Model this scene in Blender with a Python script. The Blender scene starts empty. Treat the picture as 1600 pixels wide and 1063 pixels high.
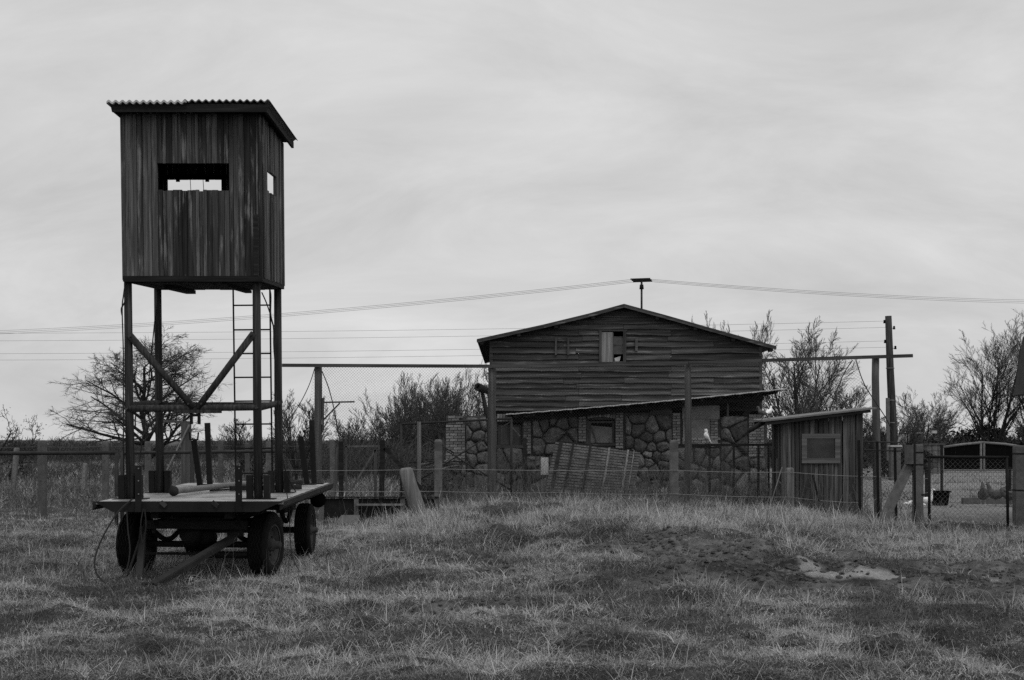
import bpy, math, random
import numpy as np
from mathutils import Vector, Matrix, Euler
R = math.radians
# ------------------------------------------------------------------ camera, sky, sun, exposure
F, CX, HY, EYE = 2200.0, 800.0, 690.0, 1.6          # focal length and horizon of the 1600 px wide photograph
scene = bpy.context.scene
COL = scene.collection
cam_data = bpy.data.cameras.new("camera")
cam_data.sensor_width = 36.0
cam_data.lens = 36.0 * F / 1600.0
cam_data.shift_y = (HY - 531.5) / 1600.0
cam_data.clip_start, cam_data.clip_end = 0.1, 5000
cam = bpy.data.objects.new("camera", cam_data)
cam.location = (0, 0, EYE)
cam.rotation_euler = (R(90), 0, 0)
COL.objects.link(cam)
scene.camera = cam
SUN_EL, SUN_AZ = 58.0, 150.0                        # high, veiled sun behind the camera to the right (azimuth from +Y clockwise)
world = bpy.data.worlds.new("World")
scene.world = world
world.use_nodes = True
nt = world.node_tree
nt.nodes.clear()
def N(tree, kind, **kw):
    n = tree.nodes.new(kind)
    for k, v in kw.items():
        setattr(n, k, v)
    return n
def mathn(tree, op, a, b=None, c=None, clamp=False):
    n = N(tree, 'ShaderNodeMath', operation=op, use_clamp=clamp)
    for i, v in enumerate((a, b, c)):
        if v is None: continue
        if isinstance(v, (int, float)): n.inputs[i].default_value = v
        else: tree.links.new(v, n.inputs[i])
    return n.outputs[0]
out = N(nt, 'ShaderNodeOutputWorld')
bg = N(nt, 'ShaderNodeBackground')
sky = N(nt, 'ShaderNodeTexSky', sky_type='NISHITA')
sky.sun_disc = False
sky.sun_elevation = R(SUN_EL)
sky.sun_rotation = R(SUN_AZ)
sky.dust_density = 4.0
bw = N(nt, 'ShaderNodeRGBToBW')
nt.links.new(sky.outputs[0], bw.inputs[0])
tc = N(nt, 'ShaderNodeTexCoord')
sep = N(nt, 'ShaderNodeSeparateXYZ')
nt.links.new(tc.outputs['Generated'], sep.inputs[0])
# cloud deck: project the view direction on a flat layer so that the streaks stretch towards the horizon
zc = mathn(nt, 'MAXIMUM', sep.outputs[2], 0.0)
den = mathn(nt, 'ADD', zc, 0.55)
u = mathn(nt, 'DIVIDE', sep.outputs[0], den)
v = mathn(nt, 'DIVIDE', sep.outputs[1], den)
cmb = N(nt, 'ShaderNodeCombineXYZ')
nt.links.new(u, cmb.inputs[0]); nt.links.new(v, cmb.inputs[1])
mp = N(nt, 'ShaderNodeMapping')
mp.inputs['Rotation'].default_value = (0, 0, R(52))
mp.inputs['Scale'].default_value = (1.5, 3.0, 1)
nt.links.new(cmb.outputs[0], mp.inputs[0])
n1 = N(nt, 'ShaderNodeTexNoise')
n1.inputs['Scale'].default_value = 2.2; n1.inputs['Detail'].default_value = 6; n1.inputs['Roughness'].default_value = 0.62; n1.inputs['Distortion'].default_value = 0.5
nt.links.new(mp.outputs[0], n1.inputs['Vector'])
n2 = N(nt, 'ShaderNodeTexNoise')
n2.inputs['Scale'].default_value = 1.1; n2.inputs['Detail'].default_value = 3
nt.links.new(cmb.outputs[0], n2.inputs['Vector'])
a1 = mathn(nt, 'MULTIPLY_ADD', n1.outputs['Fac'], 2.1, -1.05)
a2 = mathn(nt, 'MULTIPLY_ADD', n2.outputs['Fac'], 1.5, -0.75)
cl = mathn(nt, 'ADD', a1, a2)
lum = mathn(nt, 'MULTIPLY_ADD', cl, 0.19, 0.62)
# the cloud deck covers nearly everything; a little of the sky above it comes through
mx = mathn(nt, 'MULTIPLY_ADD', bw.outputs[0], 0.004, lum)
nt.links.new(mx, bg.inputs['Color'])
bg.inputs['Strength'].default_value = 1.0
nt.links.new(bg.outputs[0], out.inputs['Surface'])
sun_data = bpy.data.lights.new("sun", 'SUN')
sun_data.energy = 1.0
sun_data.angle = R(30)
sun_data.color = (1, 1, 1)
sun = bpy.data.objects.new("sun", sun_data)
d = Vector((math.sin(R(SUN_AZ)) * math.cos(R(SUN_EL)), math.cos(R(SUN_AZ)) * math.cos(R(SUN_EL)), math.sin(R(SUN_EL))))
sun.rotation_euler = d.to_track_quat('Z', 'Y').to_euler()
sun.location = (0, 0, 30)
COL.objects.link(sun)
vs = scene.view_settings
vs.view_transform, vs.look, vs.exposure, vs.gamma = 'Standard', 'None', 0.0, 1.0
vs.use_curve_mapping = False
scene.cycles.max_bounces = 6
scene.cycles.transparent_max_bounces = 12
scene.cycles.use_denoising = False

# ------------------------------------------------------------------ helpers
rng = random.Random(7)
def P(px, py, D):                                    # a point of the photograph at depth D metres
    return Vector(((px - CX) / F * D, D, EYE - (py - HY) / F * D))
def PX(px, D): return (px - CX) / F * D
def PZ(py, D): return EYE - (py - HY) / F * D
def lerp(a, b, t): return a + (b - a) * t
def sstep(a, b, x):
    t = np.clip((x - a) / (b - a), 0, 1)
    return t * t * (3 - 2 * t)
_tab = np.random.RandomState(3).rand(256, 256)
def vnoise(x, y):
    xi, yi = np.floor(x).astype(int), np.floor(y).astype(int)
    fx, fy = x - xi, y - yi
    fx, fy = fx * fx * (3 - 2 * fx), fy * fy * (3 - 2 * fy)
    g = lambda i, j: _tab[(xi + i) % 256, (yi + j) % 256]
    return (g(0, 0) * (1 - fx) + g(1, 0) * fx) * (1 - fy) + (g(0, 1) * (1 - fx) + g(1, 1) * fx) * fy
def fbm(x, y, o=4):
    s, a, t = 0, 1.0, 0
    for i in range(o):
        s = s + a * vnoise(x * 2 ** i + 17.3 * i, y * 2 ** i + 5.1 * i); t += a; a *= 0.5
    return s / t

class MB:
    def __init__(s): s.v, s.f = [], []
    def add(s, vs, fs):
        o = len(s.v); s.v += [tuple(p) for p in vs]; s.f += [tuple(i + o for i in f) for f in fs]; return s
    def hexa(s, p):                                   # eight corners: bottom loop of four, top loop of four
        return s.add(p, [(3, 2, 1, 0), (4, 5, 6, 7), (0, 1, 5, 4), (1, 2, 6, 5), (2, 3, 7, 6), (3, 0, 4, 7)])
    def box(s, a, b):
        (x0, y0, z0), (x1, y1, z1) = a, b
        return s.hexa([(x0, y0, z0), (x1, y0, z0), (x1, y1, z0), (x0, y1, z0), (x0, y0, z1), (x1, y0, z1), (x1, y1, z1), (x0, y1, z1)])
    def beam(s, p, q, w, h, up=(0, 0, 1)):            # rectangular bar from p to q, width w across, height h along up
        p, q = Vector(p), Vector(q); d = (q - p).normalized(); up = Vector(up)
        if abs(d.dot(up)) > 0.98: up = Vector((0, 1, 0))
        r = d.cross(up).normalized(); u = r.cross(d).normalized()
        a, b = r * w / 2, u * h / 2
        return s.hexa([p - a - b, p + a - b, q + a - b, q - a - b, p - a + b, p + a + b, q + a + b, q - a + b])
    def path(s, pts, rad, n=6, cap=True):             # tube along points, one radius or a list of them
        pts = [Vector(p) for p in pts]; m = len(pts)
        rad = [rad] * m if isinstance(rad, (int, float)) else rad
        vs, fs = [], []
        ref = None
        for i in range(m):
            d = (pts[min(i + 1, m - 1)] - pts[max(i - 1, 0)]).normalized()
            if ref is None:
                ref = Vector((0, 0, 1)) if abs(d.z) < 0.9 else Vector((1, 0, 0))
            r = d.cross(ref)
            if r.length < 1e-4: r = d.cross(Vector((0.3, 1, 0.2)))
            r.normalize(); u = r.cross(d).normalized(); ref = u
            for k in range(n):
                t = 2 * math.pi * k / n
                vs.append(pts[i] + (r * math.cos(t) + u * math.sin(t)) * rad[i])
        for i in range(m - 1):
            for k in range(n):
                a, b = i * n + k, i * n + (k + 1) % n
                fs.append((a, a + n, b + n, b))
        if cap:
            fs.append(tuple(range(n))); fs.append(tuple(range(m * n - 1, (m - 1) * n - 1, -1)))
        return s.add(vs, fs)
    def tube(s, p, q, r, r2=None, n=8): return s.path([p, q], [r, r if r2 is None else r2], n)
    def lathe(s, prof, M=None, n=24, close=False):    # (radius, x) pairs turned about the X axis, then moved by M
        vs, fs = [], []
        for r, x in prof:
            for k in range(n):
                t = 2 * math.pi * k / n
                vs.append(Vector((x, r * math.cos(t), r * math.sin(t))))
        m = len(prof)
        for i in range(m if close else m - 1):
            for k in range(n):
                a, b = i * n + k, i * n + (k + 1) % n
                j = ((i + 1) % m) * n
                fs.append((a, b, j + (k + 1) % n, j + k))
        if M is not None: vs = [M @ p for p in vs]
        return s.add(vs, fs)
    def loft(s, rings, cap=True):
        n = len(rings[0]); vs = [p for r in rings for p in r]; fs = []
        for i in range(len(rings) - 1):
            for k in range(n):
                a, b = i * n + k, i * n + (k + 1) % n
                fs.append((a, b, b + n, a + n))
        if cap:
            fs.append(tuple(range(n - 1, -1, -1))); m = len(rings)
            fs.append(tuple(range((m - 1) * n, m * n)))
        return s.add(vs, fs)
    def mesh(s, name, mat=None, smooth=False):
        me = bpy.data.meshes.new(name); me.from_pydata(s.v, [], s.f)
        if smooth: me.polygons.foreach_set('use_smooth', [True] * len(me.polygons))
        if mat: me.materials.append(mat)
        me.validate(); me.update(); return me
    def build(s, name, mat, parent=None, smooth=False, kind=None):
        o = bpy.data.objects.new(name, s.mesh(name, mat, smooth)); COL.objects.link(o); o.parent = parent
        if kind: o['kind'] = kind
        return o
def tag(o, label=None, cat=None, group=None, kind=None):
    if label: o['label'] = label
    if cat: o['category'] = cat
    if group: o['group'] = group
    if kind: o['kind'] = kind
    return o
def thing(name, label, cat, loc=(0, 0, 0), rot=(0, 0, 0), group=None):
    o = bpy.data.objects.new(name, None); COL.objects.link(o); o.location = loc; o.rotation_euler = rot
    o.empty_display_size = 0.2
    return tag(o, label, cat, group)

# ------------------------------------------------------------------ materials (the place is seen in black and white: every colour is a grey)
def base_mat(name, rough=0.85, spec=0.3, metal=0.0):
    m = bpy.data.materials.new(name); m.use_nodes = True; t = m.node_tree
    b = t.nodes['Principled BSDF']
    b.inputs['Roughness'].default_value = rough; b.inputs['Specular IOR Level'].default_value = spec; b.inputs['Metallic'].default_value = metal
    return m, t, b
def ramp(t, fac, stops):
    r = N(t, 'ShaderNodeValToRGB')
    e = r.color_ramp.elements
    while len(e) > 1: e.remove(e[-1])
    e[0].position = stops[0][0]; e[0].color = (stops[0][1],) * 3 + (1,)
    for p, g in stops[1:]:
        q = e.new(p); q.color = (g, g, g, 1)
    t.links.new(fac, r.inputs[0]); return r.outputs[0]
def noise(t, vec, scale, detail=5, rough=0.55, dist=0.0):
    n = N(t, 'ShaderNodeTexNoise'); n.inputs['Scale'].default_value = scale; n.inputs['Detail'].default_value = detail
    n.inputs['Roughness'].default_value = rough; n.inputs['Distortion'].default_value = dist
    t.links.new(vec, n.inputs['Vector']); return n.outputs['Fac']
def bump(t, b, h, strength, dist):
    n = N(t, 'ShaderNodeBump'); n.inputs['Strength'].default_value = strength; n.inputs['Distance'].default_value = dist
    t.links.new(h, n.inputs['Height']); t.links.new(n.outputs[0], b.inputs['Normal'])
def mat_plain(name, g, var=0.25, scale=6, rough=0.85, spec=0.3, bmp=0.3, bd=0.01, objvar=0.0, metal=0.0, fine=60):
    m, t, b = base_mat(name, rough, spec, metal)
    co = N(t, 'ShaderNodeTexCoord').outputs['Object']
    f = noise(t, co, scale, 6, 0.6)
    c = ramp(t, f, [(0.28, g * (1 - var)), (0.5, g), (0.72, g * (1 + var))])
    if objvar:
        oi = N(t, 'ShaderNodeObjectInfo').outputs['Random']
        k = mathn(t, 'MULTIPLY_ADD', oi, 2 * objvar, 1 - objvar)
        c = mathn(t, 'MULTIPLY', c, k)
    t.links.new(c, b.inputs['Base Color'])
    if bmp:
        bump(t, b, noise(t, co, fine, 4), bmp, bd)
    return m
def mat_wood(name, dark, light, axis, pale=None, pale_at=0.62, objvar=0.3, rough=0.85, gs=28, bmp=0.5):
    m, t, b = base_mat(name, rough, 0.1)
    co = N(t, 'ShaderNodeTexCoord').outputs['Object']
    oi = N(t, 'ShaderNodeObjectInfo').outputs['Random']
    off = N(t, 'ShaderNodeVectorMath', operation='ADD'); t.links.new(co, off.inputs[0])
    cm = N(t, 'ShaderNodeCombineXYZ'); k = mathn(t, 'MULTIPLY', oi, 40.0)
    for i in range(3): t.links.new(k, cm.inputs[i])
    t.links.new(cm.outputs[0], off.inputs[1])
    mpn = N(t, 'ShaderNodeMapping'); s = [gs, gs, gs]; s['xyz'.index(axis)] = gs * 0.045
    mpn.inputs['Scale'].default_value = s; t.links.new(off.outputs[0], mpn.inputs[0])
    f = noise(t, mpn.outputs[0], 1.0, 7, 0.62, 0.4)
    c = ramp(t, f, [(0.25, dark * 0.6), (0.45, dark), (0.75, light)])
    kk = mathn(t, 'MULTIPLY_ADD', oi, 2 * objvar, 1 - objvar); c = mathn(t, 'MULTIPLY', c, kk)
    if pale:
        mp2 = N(t, 'ShaderNodeMapping'); s2 = [9, 9, 9]; s2['xyz'.index(axis)] = 1.4
        mp2.inputs['Scale'].default_value = s2; t.links.new(off.outputs[0], mp2.inputs[0])
        f2 = noise(t, mp2.outputs[0], 1.0, 8, 0.68)
        f2 = mathn(t, 'MULTIPLY_ADD', f, 0.35, mathn(t, 'MULTIPLY', f2, 0.75))
        k2 = ramp(t, f2, [(pale_at - 0.02, 0), (pale_at + 0.07, 1)])
        mx = N(t, 'ShaderNodeMix', data_type='FLOAT'); t.links.new(k2, mx.inputs[0]); t.links.new(c, mx.inputs[2])
        pv = mathn(t, 'MULTIPLY_ADD', f, pale, pale * 0.5); t.links.new(pv, mx.inputs[3]); c = mx.outputs[0]
    t.links.new(c, b.inputs['Base Color'])
    bump(t, b, f, bmp, 0.006)
    return m
M = {}
M['hut_v'] = mat_wood('hut_board_wood', 0.055, 0.135, 'z', 0.18, 0.60, 0.6)
M['hut_dark'] = mat_wood('hut_frame_wood', 0.018, 0.04, 'x', None, objvar=0.2)
M['leg'] = mat_wood('tower_leg_wood', 0.03, 0.085, 'z', None, objvar=0.2)
M['barn_h'] = mat_wood('barn_board_wood', 0.052, 0.13, 'x', 0.17, 0.63, 0.3, gs=16)
M['barn_v'] = mat_wood('barn_trim_wood', 0.06, 0.12, 'z', None, objvar=0.25, gs=16)
M['shed_v'] = mat_wood('shed_board_wood', 0.05, 0.15, 'z', None, 0.6, 0.6, gs=20)
M['post'] = mat_wood('aviary_post_wood', 0.075, 0.15, 'z', None, objvar=0.15, gs=14)
M['beam_x'] = mat_wood('aviary_beam_wood', 0.05, 0.11, 'x', None, objvar=0.15, gs=14)
M['palewood'] = mat_wood('pale_wood', 0.13, 0.26, 'z', None, objvar=0.2, gs=14)
M['concrete'] = mat_plain('old_concrete', 0.10, 0.35, 7, 0.92, 0.2, 0.5, 0.01, 0.2)
M['steel'] = mat_plain('dark_painted_steel', 0.013, 0.4, 5, 0.7, 0.15, 0.2, 0.004, 0.2)
M['steel_mid'] = mat_plain('weathered_steel', 0.030, 0.4, 5, 0.75, 0.2, 0.2, 0.004, 0.15)
M['galv'] = mat_plain('galvanised_steel', 0.16, 0.3, 6, 0.55, 0.5, 0.15, 0.003, 0.15)
M['wire'] = mat_plain('fence_wire', 0.07, 0.3, 3, 0.6, 0.4, 0)
M['wire_pale'] = mat_plain('galvanised_wire', 0.22, 0.3, 3, 0.5, 0.5, 0)
M['net'] = mat_plain('net_cord', 0.035, 0.2, 3, 0.9, 0.2, 0)
M['rope'] = mat_plain('black_cable', 0.015, 0.2, 3, 0.7, 0.3, 0)
M['rubber'] = mat_plain('tyre_rubber', 0.009, 0.3, 9, 0.85, 0.12, 0.25, 0.004)
M['deck'] = mat_plain('deck_plate', 0.30, 0.6, 3.2, 0.5, 0.5, 0.25, 0.004, fine=25)
M['stone'] = mat_plain('field_stone', 0.11, 0.55, 7, 0.95, 0.12, 1.0, 0.04, 0.5, fine=16)
M['brick'] = mat_plain('wall_brick', 0.19, 0.3, 9, 0.92, 0.2, 0.5, 0.008, 0.35, fine=40)
M['mortar'] = mat_plain('wall_mortar', 0.07, 0.35, 8, 0.95, 0.15, 0.6, 0.02, fine=30)
M['plaster'] = mat_plain('wall_plaster', 0.17, 0.3, 4, 0.93, 0.2, 0.4, 0.01)
M['roof'] = mat_plain('roofing_felt', 0.05, 0.35, 3, 0.85, 0.3, 0.4, 0.01)
M['sheet_pale'] = mat_plain('pale_corrugated_sheet', 0.45, 0.25, 5, 0.6, 0.4, 0.2, 0.004)
M['sheet_mid'] = mat_plain('grey_corrugated_sheet', 0.15, 0.3, 5, 0.65, 0.4, 0.2, 0.004)
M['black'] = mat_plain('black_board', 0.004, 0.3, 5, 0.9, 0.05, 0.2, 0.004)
M['white'] = mat_plain('white_feathers', 0.9, 0.06, 9, 0.9, 0.2, 0.2, 0.004)
M['bark'] = mat_plain('tree_bark', 0.03, 0.35, 6, 0.92, 0.1, 0.4, 0.02, 0.2)
M['twig'] = mat_plain('twig_bark', 0.075, 0.3, 3, 0.92, 0.05, 0, 0.02, 0.25)
M['stalk'] = mat_plain('dead_stalk', 0.11, 0.5, 1.5, 0.85, 0.15, 0, 0.01)
M['leaf'] = mat_plain('withered_leaf', 0.05, 0.4, 2, 0.8, 0.2, 0, 0.01, 0.2)
M['ever'] = mat_plain('evergreen_leaf', 0.022, 0.4, 2, 0.7, 0.3, 0, 0.01, 0.2)
def mat_glass(name, g=0.02):
    m, t, b = base_mat(name, 0.08, 0.6)
    co = N(t, 'ShaderNodeTexCoord').outputs['Object']
    f = noise(t, co, 3, 5)
    t.links.new(ramp(t, f, [(0.3, g * 0.5), (0.7, g * 2.5)]), b.inputs['Base Color'])
    t.links.new(ramp(t, noise(t, co, 5, 5), [(0.3, 0.08), (0.7, 0.4)]), b.inputs['Roughness'])
    return m
M['glass'] = mat_glass('dusty_window_glass', 0.022)
M['panelbrick'] = mat_plain('panel_brick', 0.10, 0.55, 5, 0.95, 0.1, 0.6, 0.01, fine=30)
M['rim'] = mat_plain('rusty_rim', 0.05, 0.5, 12, 0.8, 0.2, 0.3, 0.004)
M['window_wood'] = mat_wood('window_frame_wood', 0.11, 0.2, 'x', None, objvar=0.15, gs=14)
# ------------------------------------------------------------------ the ground
def bump1(x, c, w): return np.exp(-((x - c) / w) ** 2)
def terrain(x, y):
    x = np.asarray(x, float); y = np.asarray(y, float)
    A = 0.31 * sstep(-4.0, 0.3, x) * (1 - 0.93 * sstep(2.4, 8.2, x))
    b = sstep(18.5, 25.2, y) * (1 - 0.75 * sstep(27.5, 33, y))
    z = A * b * (0.45 + 1.1 * fbm(x * 0.55 + 20, y * 0.4, 3))
    z = z + 0.08 * bump1(x, 1.3, 0.7) * bump1(y, 20.9, 0.6)
    near = 1 - sstep(36, 60, y)
    z = z + near * (0.26 * (fbm(x * 0.5 + 3, y * 0.5) - 0.5) + 0.30 * (fbm(x * 1.7, y * 1.7 + 9, 3) - 0.5) + 0.09 * (fbm(x * 4.1, y * 4.1 + 3, 2) - 0.5))
    z = z - 0.10 * bump1(x, -0.9, 1.3) * bump1(y, 13.0, 0.5) + 0.16 * sstep(15.2, 17.9, y) * (1 - sstep(18.3, 20.5, y)) * bump1(x, 3.9, 1.5) + 0.17 * sstep(17.6, 20.6, y) * (1 - sstep(21.2, 24.5, y)) * bump1(x, 2.2, 1.9)
    flat = sstep(6.0, 7.2, x) * sstep(25, 27, y) + bump1(x, -3.7, 1.6) * bump1(y, 18, 3.0) * 0.75
    z = z * (1 - np.clip(flat, 0, 1))
    z = z + sstep(60, 420, y) * (1.9 + 1.3 * sstep(-40, 10, x) * (1 - sstep(20, 80, x))) + (y > 90) * 0.5 * (fbm(x * 0.02, y * 0.01) - 0.5)
    return z
def gh(x, y): return float(terrain(np.array([x]), np.array([y]))[0])
def bareness(x, y):                                  # 0 turf .. 1 trodden soil
    n = fbm(x * 1.3 + 40, y * 1.3, 4) - 0.5
    def ell(cx, cy, rx, ry): return 1.15 - np.sqrt(((x - cx) / rx) ** 2 + ((y - cy) / ry) ** 2)
    e = ell(2.3, 19.3, 1.25, 1.1)
    for a in ((3.2, 18.4, 1.9, 1.1), (3.9, 16.3, 2.3, 1.1), (5.9, 17.2, 1.6, 0.55), (-0.9, 13.1, 1.2, 0.32), (0.3, 16.4, 1.5, 0.45), (2.2, 15.6, 1.2, 0.3)):
        e = np.maximum(e, ell(*a))
    e = np.maximum(e, ell(3.85, 16.1, 1.45, 0.95) + 0.45)
    e = np.maximum(e, ell(2.6, 18.6, 1.0, 1.3) + 0.3)
    yard = np.minimum(sstep(7.5, 8.4, x + 0.03 * (y - 28)), sstep(26.8, 28.5, y)) * 1.3
    e = np.maximum(sstep(0.0, 0.6, e + 1.9 * n), np.clip(yard + 0.4 * n, 0, 1) * (y > 26.5))
    return np.clip(e, 0, 1)
def sandiness(x, y):
    n = fbm(x * 2.2 + 11, y * 2.6, 4) - 0.5
    e = 1.15 - np.sqrt(((x - 3.85) / 0.72) ** 2 + ((y - 16.4) / 0.55) ** 2)
    e = np.maximum(e, 0.85 - np.sqrt(((x - 5.0) / 0.9) ** 2 + ((y - 16.6) / 0.22) ** 2))
    yard = sstep(7.5, 8.6, x) * sstep(28, 31, y) * (0.55 + 0.5 * n)
    return np.maximum(sstep(0.12, 0.6, e + 2.8 * n + 0.8 * (fbm(x * 7.0, y * 9.0, 2) - 0.5)), yard)
xs = np.concatenate([-np.geomspace(900, 15, 26), np.arange(-14.5, -2.5, 0.15), np.arange(-2.5, 8, 0.07), np.arange(8, 14.6, 0.15), np.geomspace(15, 900, 26)])
ys = np.concatenate([np.array([-60, -20, -5, 2, 5, 6.5]), np.arange(7.5, 15, 0.13), np.arange(15, 22.5, 0.07), np.arange(22.5, 46, 0.15), np.geomspace(46.3, 2500, 60)])
gx, gy = np.meshgrid(xs, ys)
gz = terrain(gx, gy)
bare = bareness(gx, gy); sand = sandiness(gx, gy)
bare = np.maximum(bare, sand * (gy < 27))
gz = gz + bare * (gy < 27) * (1 - 0.8 * sand) * (0.10 * (fbm(gx * 2.3, gy * 2.3, 3) - 0.5) + 0.06 * (fbm(gx * 6.1, gy * 6.1, 2) - 0.5))
nx, ny = len(xs), len(ys)
verts = np.stack([gx, gy, gz], -1).reshape(-1, 3)
idx = np.arange(nx * ny).reshape(ny, nx)
faces = np.stack([idx[:-1, :-1], idx[:-1, 1:], idx[1:, 1:], idx[1:, :-1]], -1).reshape(-1, 4)
me = bpy.data.meshes.new('ground'); me.from_pydata(verts.tolist(), [], faces.tolist())
me.polygons.foreach_set('use_smooth', [True] * len(me.polygons))
mud = sstep(-0.1, 0.5, 1.1 - np.sqrt(((gx - 4.1) / 1.9) ** 2 + ((gy - 16.6) / 1.0) ** 2) + 1.6 * (fbm(gx * 2.1 + 5, gy * 2.4, 3) - 0.5))
for nm, arr in (('bare', bare), ('sand', sand), ('mud', mud)):
    at = me.attributes.new(nm, 'FLOAT', 'POINT'); at.data.foreach_set('value', arr.reshape(-1).astype(np.float32))
m, t, b = base_mat('turf_and_soil', 0.95, 0.15)
co = N(t, 'ShaderNodeTexCoord').outputs['Object']
turf = ramp(t, noise(t, co, 2.5, 8, 0.7), [(0.3, 0.04), (0.5, 0.085), (0.72, 0.16)])
soil = ramp(t, noise(t, co, 5, 9, 0.7), [(0.3, 0.07), (0.5, 0.15), (0.7, 0.26)])
sandc = ramp(t, noise(t, co, 7, 8, 0.7), [(0.3, 0.26), (0.7, 0.5)])
ab = N(t, 'ShaderNodeAttribute', attribute_name='bare').outputs['Fac']
asd = N(t, 'ShaderNodeAttribute', attribute_name='sand').outputs['Fac']
def mixf(t, k, a, b_):
    n = N(t, 'ShaderNodeMix', data_type='FLOAT')
    t.links.new(k, n.inputs[0]); t.links.new(a, n.inputs[2]); t.links.new(b_, n.inputs[3]); return n.outputs[0]
amd = N(t, 'ShaderNodeAttribute', attribute_name='mud').outputs['Fac']
soil = mathn(t, 'MULTIPLY', soil, mathn(t, 'MULTIPLY_ADD', amd, -0.68, 1.0))   # wet churned mud round the puddle
c = mixf(t, mathn(t, 'MULTIPLY', asd, ab), mixf(t, ab, turf, soil), sandc)
t.links.new(c, b.inputs['Base Color'])
bump(t, b, noise(t, co, 14, 8, 0.75), 1.0, 0.09)
me.materials.append(m)
ground = bpy.data.objects.new('ground', me); COL.objects.link(ground); ground['kind'] = 'structure'

# ------------------------------------------------------------------ grass: clumps of single blades, scattered by a point mesh
def blade_clump(seed, n, hmin, hmax, spread, width, lean, curl):
    r = random.Random(seed); mb = MB()
    for i in range(n):
        a = r.uniform(0, 2 * math.pi); rad = spread * math.sqrt(r.random())
        p = Vector((rad * math.cos(a), rad * math.sin(a), -0.015))
        h = r.uniform(hmin, hmax); la = a + r.gauss(0, 1.1); ln = lean * (r.uniform(0.55, 1.25) if r.random() < 0.93 else 0.2); w = width * r.uniform(0.6, 1.3)
        d = Vector((math.cos(la), math.sin(la), 0)); s = Vector((-d.y, d.x, 0)) if r.random() < 0.6 else Vector((r.uniform(-1, 1), r.uniform(-1, 1), 0)).normalized()
        pts = []
        ang = 0.12 + ln * 0.4; q = p.copy(); k = 4; bend = curl * r.uniform(0.3, 1.4)
        for j in range(k):
            pts.append(q.copy()); ang += bend * ln
            q = q + (d * math.sin(ang) + Vector((0, 0, math.cos(ang)))) * h / (k - 1)
        vs, fs = [], []
        for j in range(k - 1):
            ww = w * (1 - 0.25 * j); vs += [pts[j] - s * ww / 2, pts[j] + s * ww / 2]
        vs.append(pts[-1])
        for j in range(k - 2): fs.append((2 * j, 2 * j + 1, 2 * j + 3, 2 * j + 2))
        fs.append((2 * k - 4, 2 * k - 3, 2 * k - 2)); mb.add(vs, fs)
    return mb
def mat_grass(name, lo, hi):
    m, t, b = base_mat(name, 0.75, 0.25)
    a = N(t, 'ShaderNodeAttribute', attribute_name='tint', attribute_type='INSTANCER').outputs['Fac']
    g = N(t, 'ShaderNodeNewGeometry').outputs['Random Per Island']
    f = mathn(t, 'MULTIPLY_ADD', g, 0.55, mathn(t, 'MULTIPLY', a, 0.6), clamp=True)
    c = ramp(t, f, [(0.05, lo), (0.45, (lo * hi) ** 0.5), (1.0, hi)])
    t.links.new(c, b.inputs['Base Color'])
    tr = N(t, 'ShaderNodeBsdfTranslucent'); t.links.new(c, tr.inputs[0])
    mx = N(t, 'ShaderNodeMixShader'); mx.inputs[0].default_value = 0.25
    t.links.new(b.outputs[0], mx.inputs[1]); t.links.new(tr.outputs[0], mx.inputs[2])
    t.links.new(mx.outputs[0], t.nodes['Material Output'].inputs[0])
    return m
M['grass'] = mat_grass('meadow_grass_blade', 0.03, 0.55)
tuft_col = bpy.data.collections.new('grass_clumps')
specs = []
for i in range(4): specs.append((64, 0.03, 0.10, 0.15, 0.0065, 1.5, 0.6))      # 0-3 short turf
for i in range(4): specs.append((42, 0.05, 0.16, 0.13, 0.0075, 1.7, 0.7))      # 4-7 mid
for i in range(4): specs.append((46, 0.10, 0.30, 0.12, 0.008, 1.7, 0.75))       # 8-11 long bent
for i in range(3): specs.append((40, 0.14, 0.42, 0.11, 0.008, 1.2, 0.7))      # 12-14 tall stalks
for i in range(3): specs.append((60, 0.12, 0.4, 0.45, 0.020, 0.9, 0.5))       # 15-17 coarse clumps for far away
for i in range(3): specs.append((36, 0.10, 0.30, 0.16, 0.008, 2.8, 0.3))      # 18-20 lying straw
for i, sp in enumerate(specs):
    o = bpy.data.objects.new('clump_%02d' % i, blade_clump(100 + i, *sp).mesh('clump_%02d' % i, M['grass'])); tuft_col.objects.link(o)
rs = np.random.RandomState(11)
pos, rot, scl, vid, tin = [], [], [], [], []
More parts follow.
